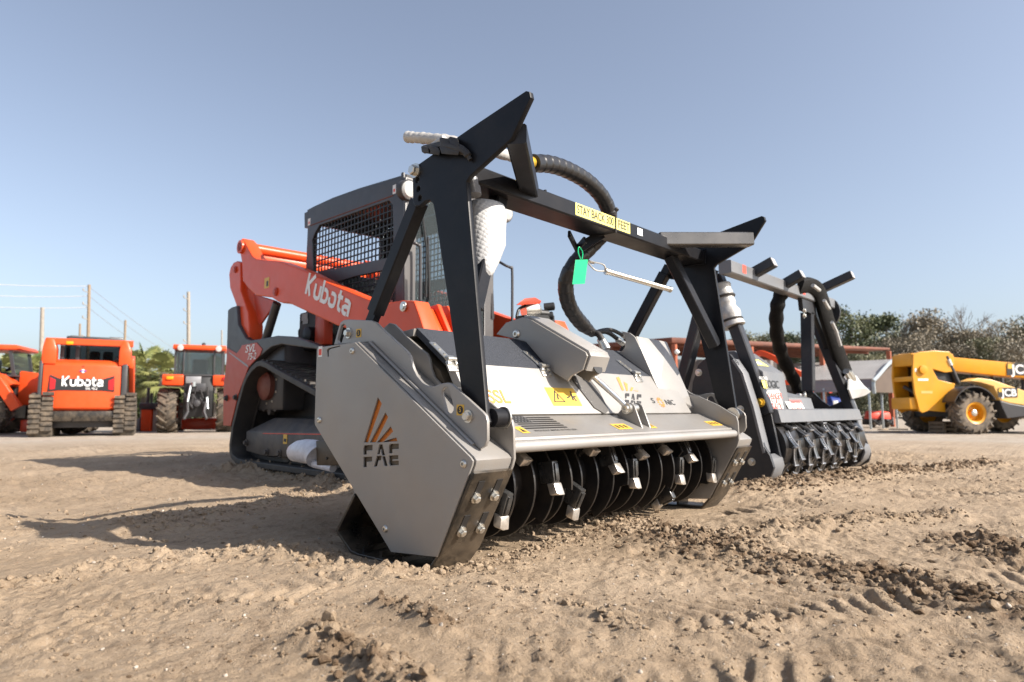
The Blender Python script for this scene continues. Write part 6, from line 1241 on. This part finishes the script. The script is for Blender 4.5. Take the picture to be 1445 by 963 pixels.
fdr = [Vector((wc.x + wr_ * 1.18 * math.cos(t), 0, wr_ + wr_ * 1.22 * math.sin(t))) for t in [R(30 + 9 * j) for j in range(15)]]
k = MB(); vs = [Vector((p.x, y, p.z)) for p in fdr for y in (.04, .62)]; k.add(vs + [v + Vector((0, 0, .03)) for v in vs], [(2 * i, 2 * i + 1, 2 * i + 3, 2 * i + 2) for i in range(14)] + [(2 * i + 30, 2 * i + 32, 2 * i + 33, 2 * i + 31) for i in range(14)] + [(2 * i, 2 * i + 2, 2 * i + 32, 2 * i + 30) for i in range(14)]); k.build('fender', cabgrey, TH)
par_ = [o for o in TH.children if o.name.startswith('rear_frame_plate')][0]
quadJ([(1295.5, 534.5), (1310, 534.5), (1310, 537.5), (1295.5, 537.5)], .55, decal_w, 'white_label', par_); quadJ([(1300, 552), (1316, 552), (1316, 555.5), (1300, 555.5)], .55, jcbl, 'pale_label', par_); quadJ([(1291, 520), (1293.5, 520), (1293.5, 525), (1291, 525)], .55, decal_w, 'white_label', par_)
MB().lathe([(.13, 0), (.13, .06), (.07, .07), (0, .07)], tp(1302, 522, .55), (0, -1, 0), 20).build('boom_pivot', jcby, par_)
cabT = MB(); c0_ = tp(1400, 530, 1.35); 
for xx in (c0_.x, c0_.x + 1.1):
    for yy in (1.4, 2.2): cabT.box((xx, yy, wr_ * 1.3), (xx + .08, yy + .08, wr_ * 3.1), .01)
cabT.box((c0_.x - .05, 1.35, wr_ * 3.05), (c0_.x + 1.25, 2.3, wr_ * 3.2), .03); cabT.build('cab', cabgrey, TH)
# ---- things lying about near the telehandler
pal = None
for j in range(3):
    T = yard('pallet', ('bottom', 'middle', 'top')[j] + ' weathered pallet of the low stack behind the telehandler wheels', 'pallet', 1336, 611, R(10), 'pallets stacked by the telehandler'); T.location.z += j * 5.4 * SCL[T]; k = MB()
    for i in range(6): k.box((-17, -14 + i * 5, 4.2), (17, -11 + i * 5, 5.2), .1)
    for x in (-16, -1, 14): k.box((x, -14, 1), (x + 2.5, 14, 4.2), .1)
    for i in range(3): k.box((-17, -14 + i * 12, 0), (17, -10.5 + i * 12, 1), .1)
    b_ = k.build('deck_boards', wood, T)
for i, (u, v, L, yw, lb) in enumerate(((1256, 611, 34, 8, 'long weathered board lying left of the telehandler'), (1268, 609, 24, -14, 'short weathered board lying across the long board'), (1246, 608, 20, 30, 'weathered board lying near the carport post'))):
    p, kk = on_ground(u, v); k = MB().box((-L / 2 * kk, -2 * kk, 0), (L / 2 * kk, 2 * kk, 1.6 * kk), .01); o = k.build('wooden_board', wood); o.location = (p.x, p.y, p.z + .02 + .03 * (i == 1)); o.rotation_euler = (0, 0, CYAW + R(yw)); tag(o, lb, 'board', 'loose boards by the telehandler')
for i, (u, v, lb) in enumerate(((1236, 597, 'red mower deck with black frame under the carport'), (1252, 598, 'red mower deck with black frame between carport and telehandler'))):
    T = yard('mower', lb, 'mower', u, 604, R(20 * i), 'red mowers under the carport'); MB().hull([(x, y, z) for x, y, z in ((-9, 0, 12), (9, 0, 12), (7, 0, 22), (-7, 0, 20), (-9, 16, 12), (9, 16, 12), (6, 14, 24), (-6, 14, 24))], 1).build('deck', decal_r, T)
    k = MB(); k.box((-10, -3, 4), (10, 18, 12), 1); k.tube([(-8, -4, 12), (0, -10, 4), (6, -4, 14)], 1.4, 8); k.build('frame', wire, T); MB().lathe([(4, -1.5), (5, 0), (4, 1.5)], (-6, -4, 5), (1, .3, 0), 16).build('wheel', tyrek, T)
T = yard('air_compressor', 'blue tank compressor with a dark motor on top, behind the charcoal mulcher', 'compressor', 1180, 600, 0)
MB().lathe([(0, -14), (8, -13), (11, -9), (11, 9), (8, 13), (0, 14)], (0, 0, 30), (1, 0, 0), 24).build('tank', blue, T); MB().box((-12, -6, 42), (2, 6, 52), 2).lathe([(5, 0), (6, 2), (6, 8), (4, 10)], (6, 0, 44), (.3, -.8, .2), 16).build('motor', wire, T); MB().box((-20, -8, 0), (22, 8, 16), 1).build('cart_base', decal_g, T); MB().lathe([(3.4, 0), (3.4, 1), (0, 1)], (-9, -6.2, 48), (0, -1, 0), 14).build('red_cap', decal_r, T); MB().box((-8, -11.2, 26), (-1, -10.4, 34), .3).build('label', decal_w, T)
T = yard('skid_loader', 'orange skid loader, mostly hidden behind the charcoal mulcher', 'skid loader', 1112, 622, R(-6))
MB().tube(smoothpath([(-36, 20, 122), (-28, 12, 125), (-12, 4, 116), (10, 0, 100), (34, 0, 88)], 4), 1, sq=(8, 8)).build('loader_arm', orange, T); MB().tube([(-10, 6, 82), (16, 6, 82)], 1, sq=(7, 7)).build('cross_tube', orange, T); MB().box((-8, 2, 56), (44, 20, 64), 1.5).build('lower_frame', orange, T); MB().box((30, 4, 64), (40, 14, 86), 1.5).build('lug_plate', orange, T)
MB().box((-40, 24, 6), (40, 100, 70), 3).build('body', orange_d, T); MB().box((-30, 14, 60), (30, 24, 80), 1).build('grille', wire, T)
for s in (-1, 1):
    for y in (35, 85): wheel(T, (s * 44, y, 18), 18, 14, (s, 0, 0), orange_d, tyrek, 14)
